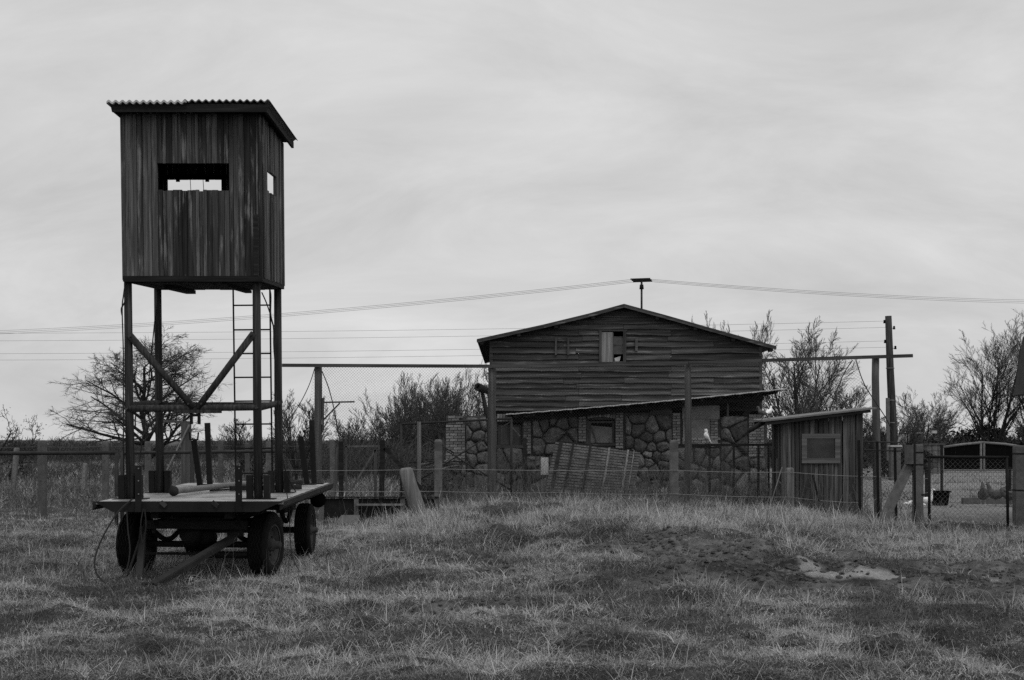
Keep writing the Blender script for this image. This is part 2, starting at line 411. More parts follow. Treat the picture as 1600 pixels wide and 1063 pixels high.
def scatter(y0, y1, dens, mode):
    xw = lambda y: 0.385 * y + 0.8
    n = int(dens * (y1 - y0) * 2 * xw(y1))
    y = rs.uniform(y0, y1, n); x = rs.uniform(-xw(y1), xw(y1), n)
    keep = np.abs(x) < xw(y); x, y = x[keep], y[keep]
    bz = bareness(x, y)
    keep = rs.rand(len(x)) > np.clip(bz * 1.02, 0, 0.93); x, y, bz = x[keep], y[keep], bz[keep]
    big = fbm(x * 0.35 + 60, y * 0.35, 4); fine = fbm(x * 1.5 + 8, y * 1.5, 3)
    # long grass on the mound, along the fences and round the trailer; cropped turf in front
    mound = sstep(-3.2, -1.0, x) * sstep(18.5, 23.5, y) * (1 - sstep(29, 31, y)) * (1 - 0.45 * sstep(6.5, 8.5, x))
    trail = bump1(x, -3.6, 2.2) * bump1(y, 17.2, 2.6)
    fence = bump1(y, 25.0, 0.6) * (x < -1) * 0.6
    under = (np.abs(x + 3.6) < 1.5) * (y > 14.2) * (y < 20.6)
    longn = np.clip(-0.5 * under - 0.5 * sstep(6.5, 8, x) * sstep(20, 23, y) + mound * 0.55 + trail * 0.25 + fence + 1.5 * (big - 0.5) + 1.5 * (fine - 0.5) + 0.10 * sstep(10, 17, y), 0, 1)
    if mode == 'far':
        k = rs.randint(15, 18, len(x)); s = rs.uniform(0.6, 1.3, len(x)) * (0.7 + 0.6 * big)
    else:
        lvl = longn + rs.normal(0, 0.16, len(x))
        k = np.where(lvl < 0.22, rs.randint(0, 4, len(x)), np.where(lvl < 0.55, rs.randint(4, 8, len(x)), np.where(lvl < 0.93, rs.randint(8, 12, len(x)), rs.randint(12, 15, len(x)))))
        k = np.where((rs.rand(len(x)) < 0.32) & (lvl > 0.12), rs.randint(18, 21, len(x)), k)
        k = np.where((bz > 0.6) & (k > 7) & (k < 15), k % 4, k)
        s = rs.uniform(0.7, 1.35, len(x)) * (1 - 0.4 * bz) * (0.72 + 0.28 * sstep(11, 16, y))
    z = terrain(x, y)
    tint = np.clip(0.56 + 2.5 * (fbm(x * 0.8 + 90, y * 0.8, 3) - 0.5) + 2.0 * (fbm(x * 3.2 + 33, y * 3.2, 2) - 0.5) + 0.22 * mound + rs.normal(0, 0.2, len(x)) - 0.25 * bz + 0.25 * (k >= 18), 0.14, 1)
    if mode == 'far': tint = np.clip(tint - 0.22, 0, 1)
    pos.append(np.stack([x, y, z], -1)); scl.append(s); vid.append(k); tin.append(tint)
    rot.append(np.stack([rs.normal(0, 0.12, len(x)), rs.normal(0, 0.12, len(x)), rs.uniform(0, 6.283, len(x))], -1))
scatter(8.6, 12, 210, 'near'); scatter(12, 17, 170, 'near'); scatter(17, 24, 125, 'near'); scatter(24, 31, 65, 'near'); scatter(31, 42, 14, 'near')
scatter(33, 48, 4, 'far'); scatter(48, 90, 1.6, 'far'); scatter(90, 220, 0.35, 'far')
n = 900; x = rs.uniform(-7.5, 8.5, n); y = rs.uniform(9.5, 27, n); kp = (np.abs(x) < 0.36 * y) & (bareness(x, y) < 0.5) & ((np.abs(x + 3.6) > 1.5) | (y < 14.5)); x, y = x[kp], y[kp]; n = len(x)   # a few big drooping tussocks
pos.append(np.stack([x, y, terrain(x, y)], -1)); scl.append(rs.uniform(0.7, 1.35, n) * (0.75 + 0.25 * sstep(11, 17, y))); vid.append(rs.randint(8, 12, n)); tin.append(np.where(rs.rand(n) < 0.4, rs.uniform(0.0, 0.2, n), rs.uniform(0.55, 1.0, n))); rot.append(np.stack([rs.normal(0, 0.1, n), rs.normal(0, 0.1, n), rs.uniform(0, 6.28, n)], -1))
pos = np.concatenate(pos); rot = np.concatenate(rot); scl = np.concatenate(scl); vid = np.concatenate(vid); tin = np.concatenate(tin)
def scatter_object(name, col, pos, rot, scl, vid, tin):
    me = bpy.data.meshes.new(name); me.vertices.add(len(pos)); me.vertices.foreach_set('co', pos.astype(np.float32).reshape(-1))
    for nm, ty, arr, key in (('rot', 'FLOAT_VECTOR', rot, 'vector'), ('scl', 'FLOAT', scl, 'value'), ('vid', 'INT', vid, 'value'), ('tint', 'FLOAT', tin, 'value')):
        at = me.attributes.new(nm, ty, 'POINT'); at.data.foreach_set(key, arr.reshape(-1).astype(np.int32 if ty == 'INT' else np.float32))
    ob = bpy.data.objects.new(name, me); COL.objects.link(ob)
    g = bpy.data.node_groups.new(name + '_scatter', 'GeometryNodeTree')
    g.interface.new_socket('Geometry', in_out='INPUT', socket_type='NodeSocketGeometry')
    g.interface.new_socket('Geometry', in_out='OUTPUT', socket_type='NodeSocketGeometry')
    gi, go = N(g, 'NodeGroupInput'), N(g, 'NodeGroupOutput')
    ip = N(g, 'GeometryNodeInstanceOnPoints')
    ci = N(g, 'GeometryNodeCollectionInfo'); ci.inputs['Collection'].default_value = col
    ci.inputs['Separate Children'].default_value = True; ci.inputs['Reset Children'].default_value = True
    def named(nm, ty):
        n = N(g, 'GeometryNodeInputNamedAttribute', data_type=ty); n.inputs[0].default_value = nm; return n.outputs[0]
    g.links.new(gi.outputs[0], ip.inputs['Points']); g.links.new(ci.outputs[0], ip.inputs['Instance'])
    ip.inputs['Pick Instance'].default_value = True
    g.links.new(named('vid', 'INT'), ip.inputs['Instance Index'])
    e2r = N(g, 'FunctionNodeEulerToRotation'); g.links.new(named('rot', 'FLOAT_VECTOR'), e2r.inputs[0]); g.links.new(e2r.outputs[0], ip.inputs['Rotation'])
    cs = N(g, 'ShaderNodeCombineXYZ'); sc_ = named('scl', 'FLOAT')
    for i in range(3): g.links.new(sc_, cs.inputs[i])
    g.links.new(cs.outputs[0], ip.inputs['Scale']); g.links.new(ip.outputs[0], go.inputs[0])
    md = ob.modifiers.new('scatter', 'NODES'); md.node_group = g
    return ob
tag(scatter_object('meadow_grass', tuft_col, pos, rot, scl, vid, tin), 'rough winter grass covering the meadow, mound and field', 'grass', kind='stuff')
# clods of soil and broken stalks on the trodden patches
clod_col = bpy.data.collections.new('clods')
M['clod'] = mat_plain('soil_clod', 0.12, 0.5, 9, 0.97, 0.05, 0.8, 0.02, fine=40)
for i in range(6):
    r = random.Random(400 + i); mb = MB(); rings = []
    for z, k in ((-0.5, 0.9), (-0.1, 1.0), (0.25, 0.8), (0.42, 0.4)):
        rings.append([(k * (1 + r.uniform(-0.3, 0.3)) * math.cos(t_ * math.pi / 4), k * (1 + r.uniform(-0.3, 0.3)) * math.sin(t_ * math.pi / 4), z + r.uniform(-0.15, 0.15)) for t_ in range(8)])
    mb.loft(rings); clod_col.objects.link(bpy.data.objects.new('clod_%d' % i, mb.mesh('clod_%d' % i, M['clod'])))
n = 26000; x = rs.uniform(-2.5, 8, n); y = rs.uniform(12.3, 22.5, n); bz = np.maximum(bareness(x, y), sandiness(x, y) * 0.3)
keep = rs.rand(n) < np.clip(bz - 0.15, 0, 1) * (1 - 0.85 * sandiness(x, y)) * (0.35 + 1.3 * (fbm(x * 1.9, y * 1.9 + 70, 3) > 0.5)); x, y = x[keep], y[keep]; n = len(x)
zc_ = terrain(x, y); b2 = bareness(x, y)
zc_ = zc_ + b2 * (0.10 * (fbm(x * 2.3, y * 2.3, 3) - 0.5) + 0.06 * (fbm(x * 6.1, y * 6.1, 2) - 0.5))
sz_ = np.clip(rs.lognormal(-4.1, 0.5, n), 0.006, 0.06)
tag(scatter_object('soil_clods', clod_col, np.stack([x, y, zc_ + 0.2 * sz_], -1), np.stack([rs.normal(0, 0.4, n), rs.normal(0, 0.4, n), rs.uniform(0, 6.28, n)], -1), sz_, rs.randint(0, 6, n), rs.rand(n)), 'crumbled soil clods on the trodden bare patches', 'soil', kind='stuff')
# ------------------------------------------------------------------ the flatbed trailer
TO = Vector((-3.665, 16.0, 0.0))
trailer = thing('flatbed_trailer', 'old four-wheeled flatbed farm trailer carrying the hunting tower', 'trailer', TO)
DT = 0.916; SL = 0.0176
def dk(y): return DT + SL * y                         # height of the deck top at local y
HW, DL = 1.065, 4.5
def T(v): return Vector(v) - TO
mb = MB()
n = 8
for i in range(n):
    y0, y1 = DL * i / n, DL * (i + 1) / n
    mb.hexa([(-HW, y0, dk(y0) - 0.03), (HW, y0, dk(y0) - 0.03), (HW, y1, dk(y1) - 0.03), (-HW, y1, dk(y1) - 0.03), (-HW, y0, dk(y0)), (HW, y0, dk(y0)), (HW, y1, dk(y1)), (-HW, y1, dk(y1))]) if False else None
mb.hexa([(-HW, 0.003, dk(0) - 0.03), (HW, 0.003, dk(0) - 0.03), (HW, DL, dk(DL) - 0.03), (-HW, DL, dk(DL) - 0.03), (-HW, 0.003, dk(0)), (HW, 0.003, dk(0)), (HW, DL, dk(DL)), (-HW, DL, dk(DL))])
tag(mb.build('deck', M['deck'], trailer), 'worn pale deck plate')
for i in range(1, 5):                                 # plate seams, proud strips
    y = DL * i / 5
    MB().box((-HW + 0.02, y - 0.02, dk(y) - 0.004), (HW - 0.02, y + 0.02, dk(y) + 0.005)).build('deck_seam', M['deck'], trailer)
# bevelled front beam: long above, short below
MB().hexa([(-0.86, -0.05, DT - 0.115), (0.80, -0.05, DT - 0.115), (0.80, 0.0, DT - 0.115), (-0.86, 0.0, DT - 0.115),
           (-HW - 0.005, -0.05, DT + 0.004), (HW + 0.005, -0.05, DT + 0.004), (HW + 0.005, 0.0, DT + 0.004), (-HW - 0.005, 0.0, DT + 0.004)]).build('front_beam', M['steel'], trailer)
for s in (-1, 1):
    MB().hexa([(s * HW - 0.045, 0.02, dk(0) - 0.10), (s * HW + 0.0, 0.02, dk(0) - 0.06), (s * HW, DL, dk(DL) - 0.06), (s * HW - 0.045, DL, dk(DL) - 0.10),
               (s * HW - 0.045, 0.02, dk(0) + 0.003), (s * HW + 0.012, 0.02, dk(0) + 0.003), (s * HW + 0.012, DL, dk(DL) + 0.003), (s * HW - 0.045, DL, dk(DL) + 0.003)]).build('side_beam', M['steel_mid'], trailer)
MB().hexa([(-0.8, DL, dk(DL) - 0.10), (0.8, DL, dk(DL) - 0.10), (0.8, DL + 0.05, dk(DL) - 0.10), (-0.8, DL + 0.05, dk(DL) - 0.10),
           (-HW, DL, dk(DL)), (HW, DL, dk(DL)), (HW, DL + 0.05, dk(DL)), (-HW, DL + 0.05, dk(DL))]).build('rear_beam', M['steel_mid'], trailer)
for x in (-0.42, 0.42):
    mb = MB()
    mb.beam((x, 0.1, dk(0) - 0.125), (x, DL - 0.1, dk(DL) - 0.125), 0.09, 0.15); mb.build('chassis_rail', M['steel'], trailer)
for y in (0.5, 1.6, 2.6, 3.9):
    MB().box((-0.95, y, dk(y) - 0.13), (0.95, y + 0.06, dk(y) - 0.032)).build('cross_member', M['steel'], trailer)
# two flat stakes with bolt holes in front of the front beam
for px in (216, 373):
    x = PX(px, 15.93) - TO.x; z1 = PZ(728, 15.93)
    st = MB().box((x - 0.036, -0.075, DT - 0.115), (x + 0.036, -0.052, z1)).build('front_stake', M['steel'], trailer)
    for z in (z1 - 0.03, z1 - 0.17, z1 - 0.32):
        MB().lathe([(0.0, -0.004), (0.008, -0.004), (0.008, 0.004), (0.0, 0.004)], Matrix.Translation((x + 0.005, -0.077, z)) @ Matrix.Rotation(R(90), 4, 'Z'), 8).build('bolt', M['galv'], st)
# four plain stakes towards the rear, two with a fork on top
for (a, b_, D, fork) in (((303, 688), (313, 759), 19.3, 1), ((324, 661), (328, 756), 19.9, 0), ((470, 684), (480, 750), 20.0, 2), ((487, 657), (491, 750), 20.2, 0)):
    p, q = T(P(*b_, D)), T(P(*a, D)); p.z = dk(D - 16) - 0.002
    st = MB().beam(p, q, 0.072, 0.06, (0, 1, 0)).build('rear_stake', M['steel'], trailer)
    MB().box((p.x - 0.13, p.y - 0.1, dk(D - 16) + 0.001), (p.x + 0.13, p.y + 0.1, dk(D - 16) + 0.014)).build('foot_plate', M['steel'], st)
    if fork:
        f = MB(); f.box((q.x - 0.06, q.y - 0.02, q.z), (q.x + 0.06, q.y + 0.02, q.z + 0.018))
        f.build('fork_base', M['steel'], st)
        for s in ((-1, 1) if fork == 1 else (1,)):
            MB().beam(q + Vector((s * 0.052, 0, 0.015)), q + Vector((s * 0.062, 0, 0.11)), 0.016, 0.03).build('fork_prong', M['steel'], st)
# bent tabs on the front beam
for px, a in ((254, 0.5), (335, -0.4)):
    x = PX(px, 15.9) - TO.x
    MB().beam((x - 0.03, -0.065, DT + 0.0), (x + 0.035, -0.085, DT - 0.05), 0.05, 0.012, (0, -1, a)).build('bent_tab', M['steel_mid'], trailer)
# wheels
def tyre_mesh():
    Rr, W, n = 0.375, 0.105, 72
    prof = [(0.205, -0.075), (0.215, -0.095), (0.27, -0.110), (0.33, -0.108), (0.357, -0.094), (0.372, -0.075)]
    tread = [(0.373, -0.058), (0.360, -0.054), (0.360, -0.043), (0.375, -0.039), (0.376, -0.024), (0.362, -0.020), (0.362, -0.010), (0.376, -0.006)]
    tread = tread + [(r, -x) for r, x in reversed(tread)]
    full = [(r, x, 0) for r, x in prof] + [(r, x, 1) for r, x in tread] + [(r, -x, 0) for r, x in reversed(prof)]
    vs, fs = [], []
    for r, x, z in full:
        for k in range(n):
            t = 2 * math.pi * k / n
            zz = 0.011 * (1 if (k % 4) in (0, 1) else -1) if z else 0
            rr = r
            if not z and 0.35 < r: rr = r - (0.010 if k % 4 == 0 else 0)
            vs.append((x + zz, rr * math.cos(t), rr * math.sin(t)))
    m = len(full)
    for i in range(m - 1):
        for k in range(n):
            a, b_ = i * n + k, i * n + (k + 1) % n
            fs.append((a, b_, b_ + n, a + n))
    mb = MB(); mb.add(vs, fs); return mb.mesh('tyre', M['rubber'], True)
TY = tyre_mesh()
def rim_mesh():
    mb = MB()
    mb.lathe([(0.215, 0.098), (0.228, 0.102), (0.232, 0.094), (0.205, 0.085), (0.196, 0.04), (0.15, 0.02), (0.09, 0.045), (0.0, 0.045)], None, 40)
    mb.lathe([(0.0, -0.05), (0.19, -0.05), (0.205, -0.085), (0.23, -0.1)], None, 40)
    return mb.mesh('rim', M['rim'], True)
RM = rim_mesh()
mbh = MB(); mbh.lathe([(0.075, 0.045), (0.07, 0.09), (0.045, 0.10), (0.042, 0.16), (0.03, 0.175), (0.0, 0.175)], None, 20)
HB = mbh.mesh('hub', M['rim'], True)
mbn = MB(); mbn.lathe([(0.011, 0.0), (0.011, 0.02), (0.0, 0.022)], None, 6); NB = mbn.mesh('wheel_nut', M['steel'])
def wheel(loc, rz, flip, sc=1.0):
    w = bpy.data.objects.new('wheel', TY); COL.objects.link(w); w.parent = trailer; w.location = loc
    w.rotation_euler = (rng.uniform(0, 6), 0, rz + (math.pi if flip else 0))
    w.scale = (sc, sc, sc)
    for nm, me_ in (('rim', RM), ('hub', HB)):
        o = bpy.data.objects.new(nm, me_); COL.objects.link(o); o.parent = w
    for k in range(6):
        o = bpy.data.objects.new('wheel_nut', NB); COL.objects.link(o); o.parent = w
        t = k * math.pi / 3; o.location = (0.03, 0.115 * math.cos(t), 0.115 * math.sin(t))
ST = R(-8)
FA = Vector((-0.09, 1.0, 0.36))
rz = Matrix.Rotation(ST, 3, 'Z')
for s in (-1, 1):
    wheel(FA + rz @ Vector((s * 0.81, 0, 0)), ST, s < 0, 1.08)
    wheel((s * 0.765, 3.75, 0.36), 0, s < 0)
def turned(mb):
    mb.v = [tuple(FA + rz @ (Vector(p) - FA)) for p in mb.v]; return mb
turned(MB().tube((-0.85, 1.0, 0.36), (0.67, 1.0, 0.36), 0.04, n=10)).build('front_axle', M['steel'], trailer)
MB().tube((-0.72, 3.75, 0.36), (0.72, 3.75, 0.36), 0.045, n=10).build('rear_axle', M['steel'], trailer)
turned(MB().box((-0.66, 0.62, 0.565), (0.60, 0.72, 0.665))).build('turntable_beam', M['steel'], trailer)
turned(MB().box((-0.60, 1.3, 0.565), (0.60, 1.38, 0.665))).build('turntable_beam', M['steel'], trailer)
for s in (-1, 1):
    turned(MB().beam((s * 0.5, 0.62, 0.64), (s * 0.5, 1.4, 0.64), 0.07, 0.07)).build('turntable_side', M['steel'], trailer)
    y = 1.0
    sp = []
    for k in range(9):
        u_ = k / 8; sp.append((s * 0.5, 0.55 + 0.9 * u_, 0.545 - 0.13 * math.sin(math.pi * u_)))
    mb = MB(); mb.path(sp, 0.032, 6); turned(mb).build('leaf_spring', M['steel'], trailer)
    mb = MB(); mb.path([(s * 0.5, 3.3 + 0.9 * k / 8, 0.66 - 0.18 * math.sin(math.pi * k / 8)) for k in range(9)], 0.035, 6); mb.build('leaf_spring', M['steel'], trailer)
    MB().box((s * 0.5 - 0.06, 3.25, 0.62), (s * 0.5 + 0.06, 4.25, dk(3.7) - 0.13)).build('spring_hanger', M['steel'], trailer)
mb = MB(); mb.lathe([(0.44, -0.025), (0.47, -0.025), (0.47, 0.025), (0.44, 0.025)], Matrix.Translation((0, 1.0, 0.69)) @ Matrix.Rotation(R(90), 4, 'Y'), 32, True)
mb.build('turntable_ring', M['steel'], trailer, True)
mb = MB(); mb.hexa([(-0.35, 0.55, 0.72), (0.42, 0.55, 0.72), (0.42, 1.5, 0.72), (-0.35, 1.5, 0.72), (-0.5, 0.45, DT - 0.12), (0.55, 0.45, DT - 0.12), (0.55, 1.6, DT - 0.12), (-0.5, 1.6, DT - 0.12)])
mb.build('turntable_housing', M['steel'], trailer)
for (a, b_) in (((-0.78, 0.3, DT - 0.11), (-0.36, 0.55, 0.70)), ((0.8, 0.3, DT - 0.11), (0.46, 0.55, 0.70))):
    MB().beam(a, b_, 0.07, 0.05).build('diagonal_strut', M['steel'], trailer)
turned(MB().tube((-0.13, 0.72, 0.52), (-0.13, 1.1, 0.40), 0.13, 0.14, 16)).build('brake_drum', M['steel'], trailer, True)
turned(MB().tube((0.02, 0.8, 0.48), (0.02, 1.0, 0.44), 0.10, 0.10, 14)).build('brake_cylinder', M['steel'], trailer, True)
turned(MB().box((-0.62, 0.60, 0.26), (0.62, 0.64, 0.29))).build('track_rod', M['steel'], trailer)
turned(MB().box((-0.15, 0.9, 0.20), (0.66, 0.98, 0.28))).build('axle_tray', M['steel'], trailer)
# drawbar of channel steel lying in the grass, with its pivot, stand leg and rod
a, b_ = T(P(366, 836, 16.45)), T(P(238, 912, 15.3)); b_.z = max(b_.z, 0.03)
db = MB().beam(a, b_, 0.075, 0.016, (0, -0.5, 1)).build('drawbar', M['steel_mid'], trailer)
dd = (b_ - a).normalized(); up = Vector((0, -0.5, 1)); r_ = dd.cross(up).normalized(); up = r_.cross(dd).normalized()
for s in (-1, 1):
    MB().beam(a + r_ * 0.038 * s - up * 0.03, b_ + r_ * 0.038 * s - up * 0.03, 0.014, 0.06, up).build('drawbar_flange', M['steel_mid'], db)
MB().tube(a + Vector((-0.08, 0.02, 0)), a + Vector((0.1, 0.02, 0.02)), 0.045, n=12).build('pivot', M['steel'], db, True)
MB().path([b_ + Vector((0.05 * math.cos(t) - 0.05, -0.03 + 0.05 * math.sin(t), 0)) for t in np.linspace(0, 6.28, 13)], 0.014, 6).build('tow_eye', M['steel'], db)
a, b_ = T(P(224, 824, 16.3)), T(P(217, 912, 15.9)); b_.z = -0.01
MB().beam(a, b_, 0.075, 0.05, (0, 1, 0)).build('stand_leg', M['steel_mid'], trailer)
MB().tube(T(P(226, 820, 16.28)), T(P(199, 900, 15.75)), 0.013, n=6).build('brake_rod', M['steel'], trailer)
MB().tube(T(P(497, 781, 20.3)) , T(P(497, 781, 20.35)), 0.115, n=18).build('tail_lamp', M['black'], trailer, True)
MB().beam(T(P(455, 779, 20.33)), T(P(500, 779, 20.33)), 0.03, 0.03).build('lamp_bar', M['steel'], trailer)
def cable(name, label, cat, pts, r=0.009, parent=None, mat='rope', group=None):
    pts = [Vector(p) for p in pts]; sm = []
    for i in range(len(pts) - 1):                     # Catmull-Rom
        p0, p1, p2, p3 = pts[max(i - 1, 0)], pts[i], pts[i + 1], pts[min(i + 2, len(pts) - 1)]
        for k in range(5):
            t_ = k / 5
            sm.append(0.5 * ((2 * p1) + (p2 - p0) * t_ + (2 * p0 - 5 * p1 + 4 * p2 - p3) * t_ ** 2 + (3 * p1 - p0 - 3 * p2 + p3) * t_ ** 3))
    sm.append(pts[-1])
    o = MB(); o.path(sm, r, 5); o = o.build(name, M[mat], parent)
    if label: tag(o, label, cat, group)
    return o
cable('brake_hose', None, None, [T(P(x, y, D)) for x, y, D in ((207, 780, 15.94), (185, 800, 15.85), (163, 835, 15.75), (149, 870, 15.65), (150, 895, 15.5), (166, 914, 15.3))], 0.010, trailer)
cable('brake_hose', None, None, [T(P(x, y, D)) for x, y, D in ((198, 798, 15.95), (200, 830, 15.9), (203, 860, 15.85), (198, 890, 15.8), (187, 905, 15.7))], 0.008, trailer)
cable('brake_hose', None, None, [T(P(x, y, D)) for x, y, D in ((224, 795, 15.93), (220, 820, 15.9), (223, 850, 15.9), (228, 822, 15.9), (226, 796, 15.93))], 0.007, trailer)
cable('lamp_cable', None, None, [T(P(x, y, D)) for x, y, D in ((448, 770, 16.6), (452, 800, 16.7), (454, 850, 16.8), (461, 880, 16.7), (476, 903, 16.5))], 0.006, trailer)

# things lying on the deck
def dkw(X, Y): return dk(Y - 16.0)
a, b_ = P(271, 777, 17.1), P(425, 754, 19.6)
a.z, b_.z = dkw(0, 17.1) + 0.062, dkw(0, 19.6) + 0.075
mb = MB(); mb.path([a, lerp(a, b_, 0.04), lerp(a, b_, 0.045), b_], [0.045, 0.045, 0.038, 0.034], 12)
pole = tag(mb.build('steel_pole', M['galv'], None, True), 'pale round pole lying lengthwise on the trailer deck', 'pole')
mb = MB(); mb.path([a - (b_ - a).normalized() * 0.006, a + (b_ - a).normalized() * 0.02], [0.062, 0.062], 14); mb.build('end_flange', M['steel_mid'], pole, True)
for i, (p, q, D0, D1, w, h, lab) in enumerate((((360, 770), (470, 762), 18.2, 18.6, 0.10, 0.06, 'dark squared timber lying crosswise behind the front right tower leg'),
                                    ((330, 770), (400, 762), 18.0, 19.0, 0.05, 0.02, 'thin grey lath lying beside the pale pole on the deck'),
                                    ((385, 757), (455, 748), 19.4, 20.0, 0.07, 0.03, 'short board propped on scraps at the rear of the deck'))):
    a, b_ = P(*p, D0), P(*q, D1); a.z = dkw(0, D0) + h / 2 + 0.008; b_.z = dkw(0, D1) + h / 2 + (0.008 if i < 2 else 0.05)
    tag(MB().beam(a, b_, w, h).build('timber_piece', M['hut_dark'] if i == 0 else M['steel_mid'], None), lab, 'timber', 'timber scraps on the trailer deck')
c0 = P(455, 748, 19.7); pts = []
for k in range(60):
    t_ = k / 60 * 2 * math.pi * 3.3; pts.append((c0.x + (0.16 - 0.01 * math.sin(k)) * math.cos(t_), c0.y + 0.14 * math.sin(t_), dkw(0, 19.7) + 0.02 + 0.016 * k / 20 + 0.008 * math.sin(k * 1.7)))
mb = MB(); mb.path(pts, 0.012, 5); tag(mb.build('cable_coil', M['rope'], None), 'loose coil of dark cable at the rear right of the trailer deck', 'cable')

# ------------------------------------------------------------------ the hunting tower on the trailer
TZ = dk(0.5); TP = R(3.0)
tower = thing('hunting_tower', 'tall raised hunting hide of dark boards standing on the trailer', 'hunting tower', (-4.48, 16.5, TZ), (TP, 0, 0))
LW, LD = 1.51, 1.36                                   # leg spacing
HB0, HT = 2.53, 4.445                                  # hut bottom and top
X0, X1, Y0, Y1 = 0.0, 1.585, -0.10, 1.48              # hut outline
legs = [(0.015, 0, 0), (LW, 0, 0), (0.02, LD, 0), (LW + 0.02, LD, 0)]
for i, (x, y, z) in enumerate(legs):
    zb = -math.tan(TP) * y + SL * y + 0.004
    l = MB(); l.path([(x, y, zb), (x - 0.005, y, 1.2), (x, y, HB0 + 0.05)], [0.054, 0.050, 0.047], 12)
    l.build('leg', M['leg'], tower, True)
    for s in (-1, 1):                                 # channel sockets either side of each leg foot
        c = MB(); xx = x + s * 0.10
        c.box((xx - 0.035, y - 0.05, zb), (xx + 0.035, y - 0.04, zb + 0.28)); c.box((xx - 0.035, y - 0.0405, zb), (xx - 0.027, y + 0.05, zb + 0.28)); c.box((xx + 0.027, y - 0.0405, zb), (xx + 0.035, y + 0.05, zb + 0.28))
        c.build('leg_socket', M['steel'], tower)
    MB().box((x - 0.2, y - 0.09, zb - 0.006), (x + 0.2, y + 0.09, zb + 0.004)).build('socket_plate', M['steel'], tower)
def loc(px, py, D):                                   # photo point to tower coordinates
    return tower_inv @ P(px, py, D)
tower_inv = (Matrix.Translation((-4.48, 16.5, TZ)) @ Matrix.Rotation(TP, 4, 'X')).inverted()
zbm = 1.07
MB().tube((0.0, -0.02, zbm - 0.01), (LW, -0.02, zbm + 0.005), 0.045, 0.038, 10).build('cross_beam', M['leg'], tower, True)
MB().tube((0.0, LD - 0.02, zbm), (LW, LD - 0.02, zbm), 0.035, 0.035, 10).build('cross_beam', M['leg'], tower, True)
MB().tube((0.015, 0.02, zbm + 0.03), (0.02, LD, zbm + 0.03), 0.038, 0.036, 10).build('cross_beam', M['leg'], tower, True)
MB().tube((LW, 0.02, zbm + 0.0), (LW + 0.02, LD, zbm + 0.02), 0.042, 0.038, 10).build('cross_beam', M['leg'], tower, True)
MB().box((0.55, -0.085, zbm - 0.06), (1.1, -0.045, zbm - 0.02)).build('splice_board', M['leg'], tower)
MB().tube((0.03, -0.03, 1.92), (0.77, -0.045, 1.07), 0.042, 0.038, 10).build('brace', M['leg'], tower, True)
MB().tube((LW - 0.03, -0.03, 1.94), (0.82, -0.045, 1.07), 0.042, 0.038, 10).build('brace', M['leg'], tower, True)
for bx_, bz_ in ((0.05, 1.9), (LW - 0.05, 1.92), (0.72, 1.12), (0.87, 1.12), (0.0, zbm - 0.01), (LW, zbm), (0.6, zbm - 0.04), (1.05, zbm - 0.04)):
    MB().tube((bx_, -0.105, bz_), (bx_, -0.04, bz_), 0.013, n=6).build('bolt', M['rim'], tower)
for s in (-1, 1):
    MB().box((0.79 + s * 0.045 - 0.015, -0.07, 0.88), (0.79 + s * 0.045 + 0.015, -0.03, 1.03)).build('hanging_fork_prong', M['steel'], tower)
MB().box((0.73, -0.072, 0.97), (0.85, -0.028, 1.0)).build('fork_bridge', M['steel'], tower)
# hut: floor frame, boards round four openings, roof
for a, b_ in (((X0 - 0.01, Y0 - 0.022, HB0), (X1 + 0.012, Y0 + 0.03, HB0 + 0.065)), ((X0 - 0.005, Y1 - 0.03, HB0), (X1 + 0.005, Y1 + 0.02, HB0 + 0.065)),
              ((X0 - 0.012, Y0 + 0.03, HB0 + 0.002), (X0 + 0.03, Y1 - 0.03, HB0 + 0.063)), ((X1 - 0.03, Y0 + 0.03, HB0 + 0.002), (X1 + 0.014, Y1 - 0.03, HB0 + 0.063))):
    MB().box(a, b_).build('floor_rail', M['hut_dark'], tower)
nfl = 8
for i in range(nfl):
    x0 = X0 + 0.035 + (X1 - X0 - 0.07) * i / nfl; MB().box((x0 + 0.003, Y0 + 0.035, HB0 - 0.012 + 0.004 * (i % 2)), (x0 + (X1 - X0 - 0.07) / nfl - 0.003, Y1 - 0.035, HB0 + 0.02)).build('floor_board', M['hut_dark'], tower)
MB().box((0.35, 0.35, HB0 - 0.06), (0.47, Y1 + 0.01, HB0 - 0.014)).build('floor_joist', M['hut_dark'], tower)
MB().box((1.1, -0.05, HB0 - 0.05), (1.18, Y1 + 0.01, HB0 - 0.014)).build('floor_joist', M['hut_dark'], tower)
topz = lambda y: HT - (y - Y0) * 0.055
WF = (loc(250, 300, 16.25).x, loc(357, 300, 16.25).x, 3.575, 3.885)      # front window
WB = (0.13, 0.755, 3.58, 3.905)                                           # window in the back wall
DB = (1.06, 1.52, HB0 + 0.07, 4.15)                                      # doorway in the back wall above the ladder
WR = (0.25, 0.875, 3.62, 3.865)                                            # window in the right wall (local y)
def boards(w0, w1, mean, holes, zb, ztop, mk, seed):
    r = random.Random(seed); x = w0
    while x < w1 - 0.004:
        w = min(r.uniform(0.7, 1.35) * mean, w1 - x)
        if w1 - x - w < mean * 0.4: w = w1 - x
        segs = [(zb + r.uniform(-0.012, 0.012), ztop(x + w / 2))]
        for (h0, h1, z0, z1) in holes:
            if x + w > h0 + 0.012 and x < h1 - 0.012:
                segs = [(segs[0][0], z0 + r.uniform(-0.008, 0.008)), (z1, segs[0][1])]
        depth = r.choice((0.0, 0.003, 0.008, 0.014, 0.017))
        for s0, s1 in segs:
            if s1 - s0 > 0.02: mk(x + 0.0026, x + w - 0.0026, s0, s1, depth, r)
        x += w
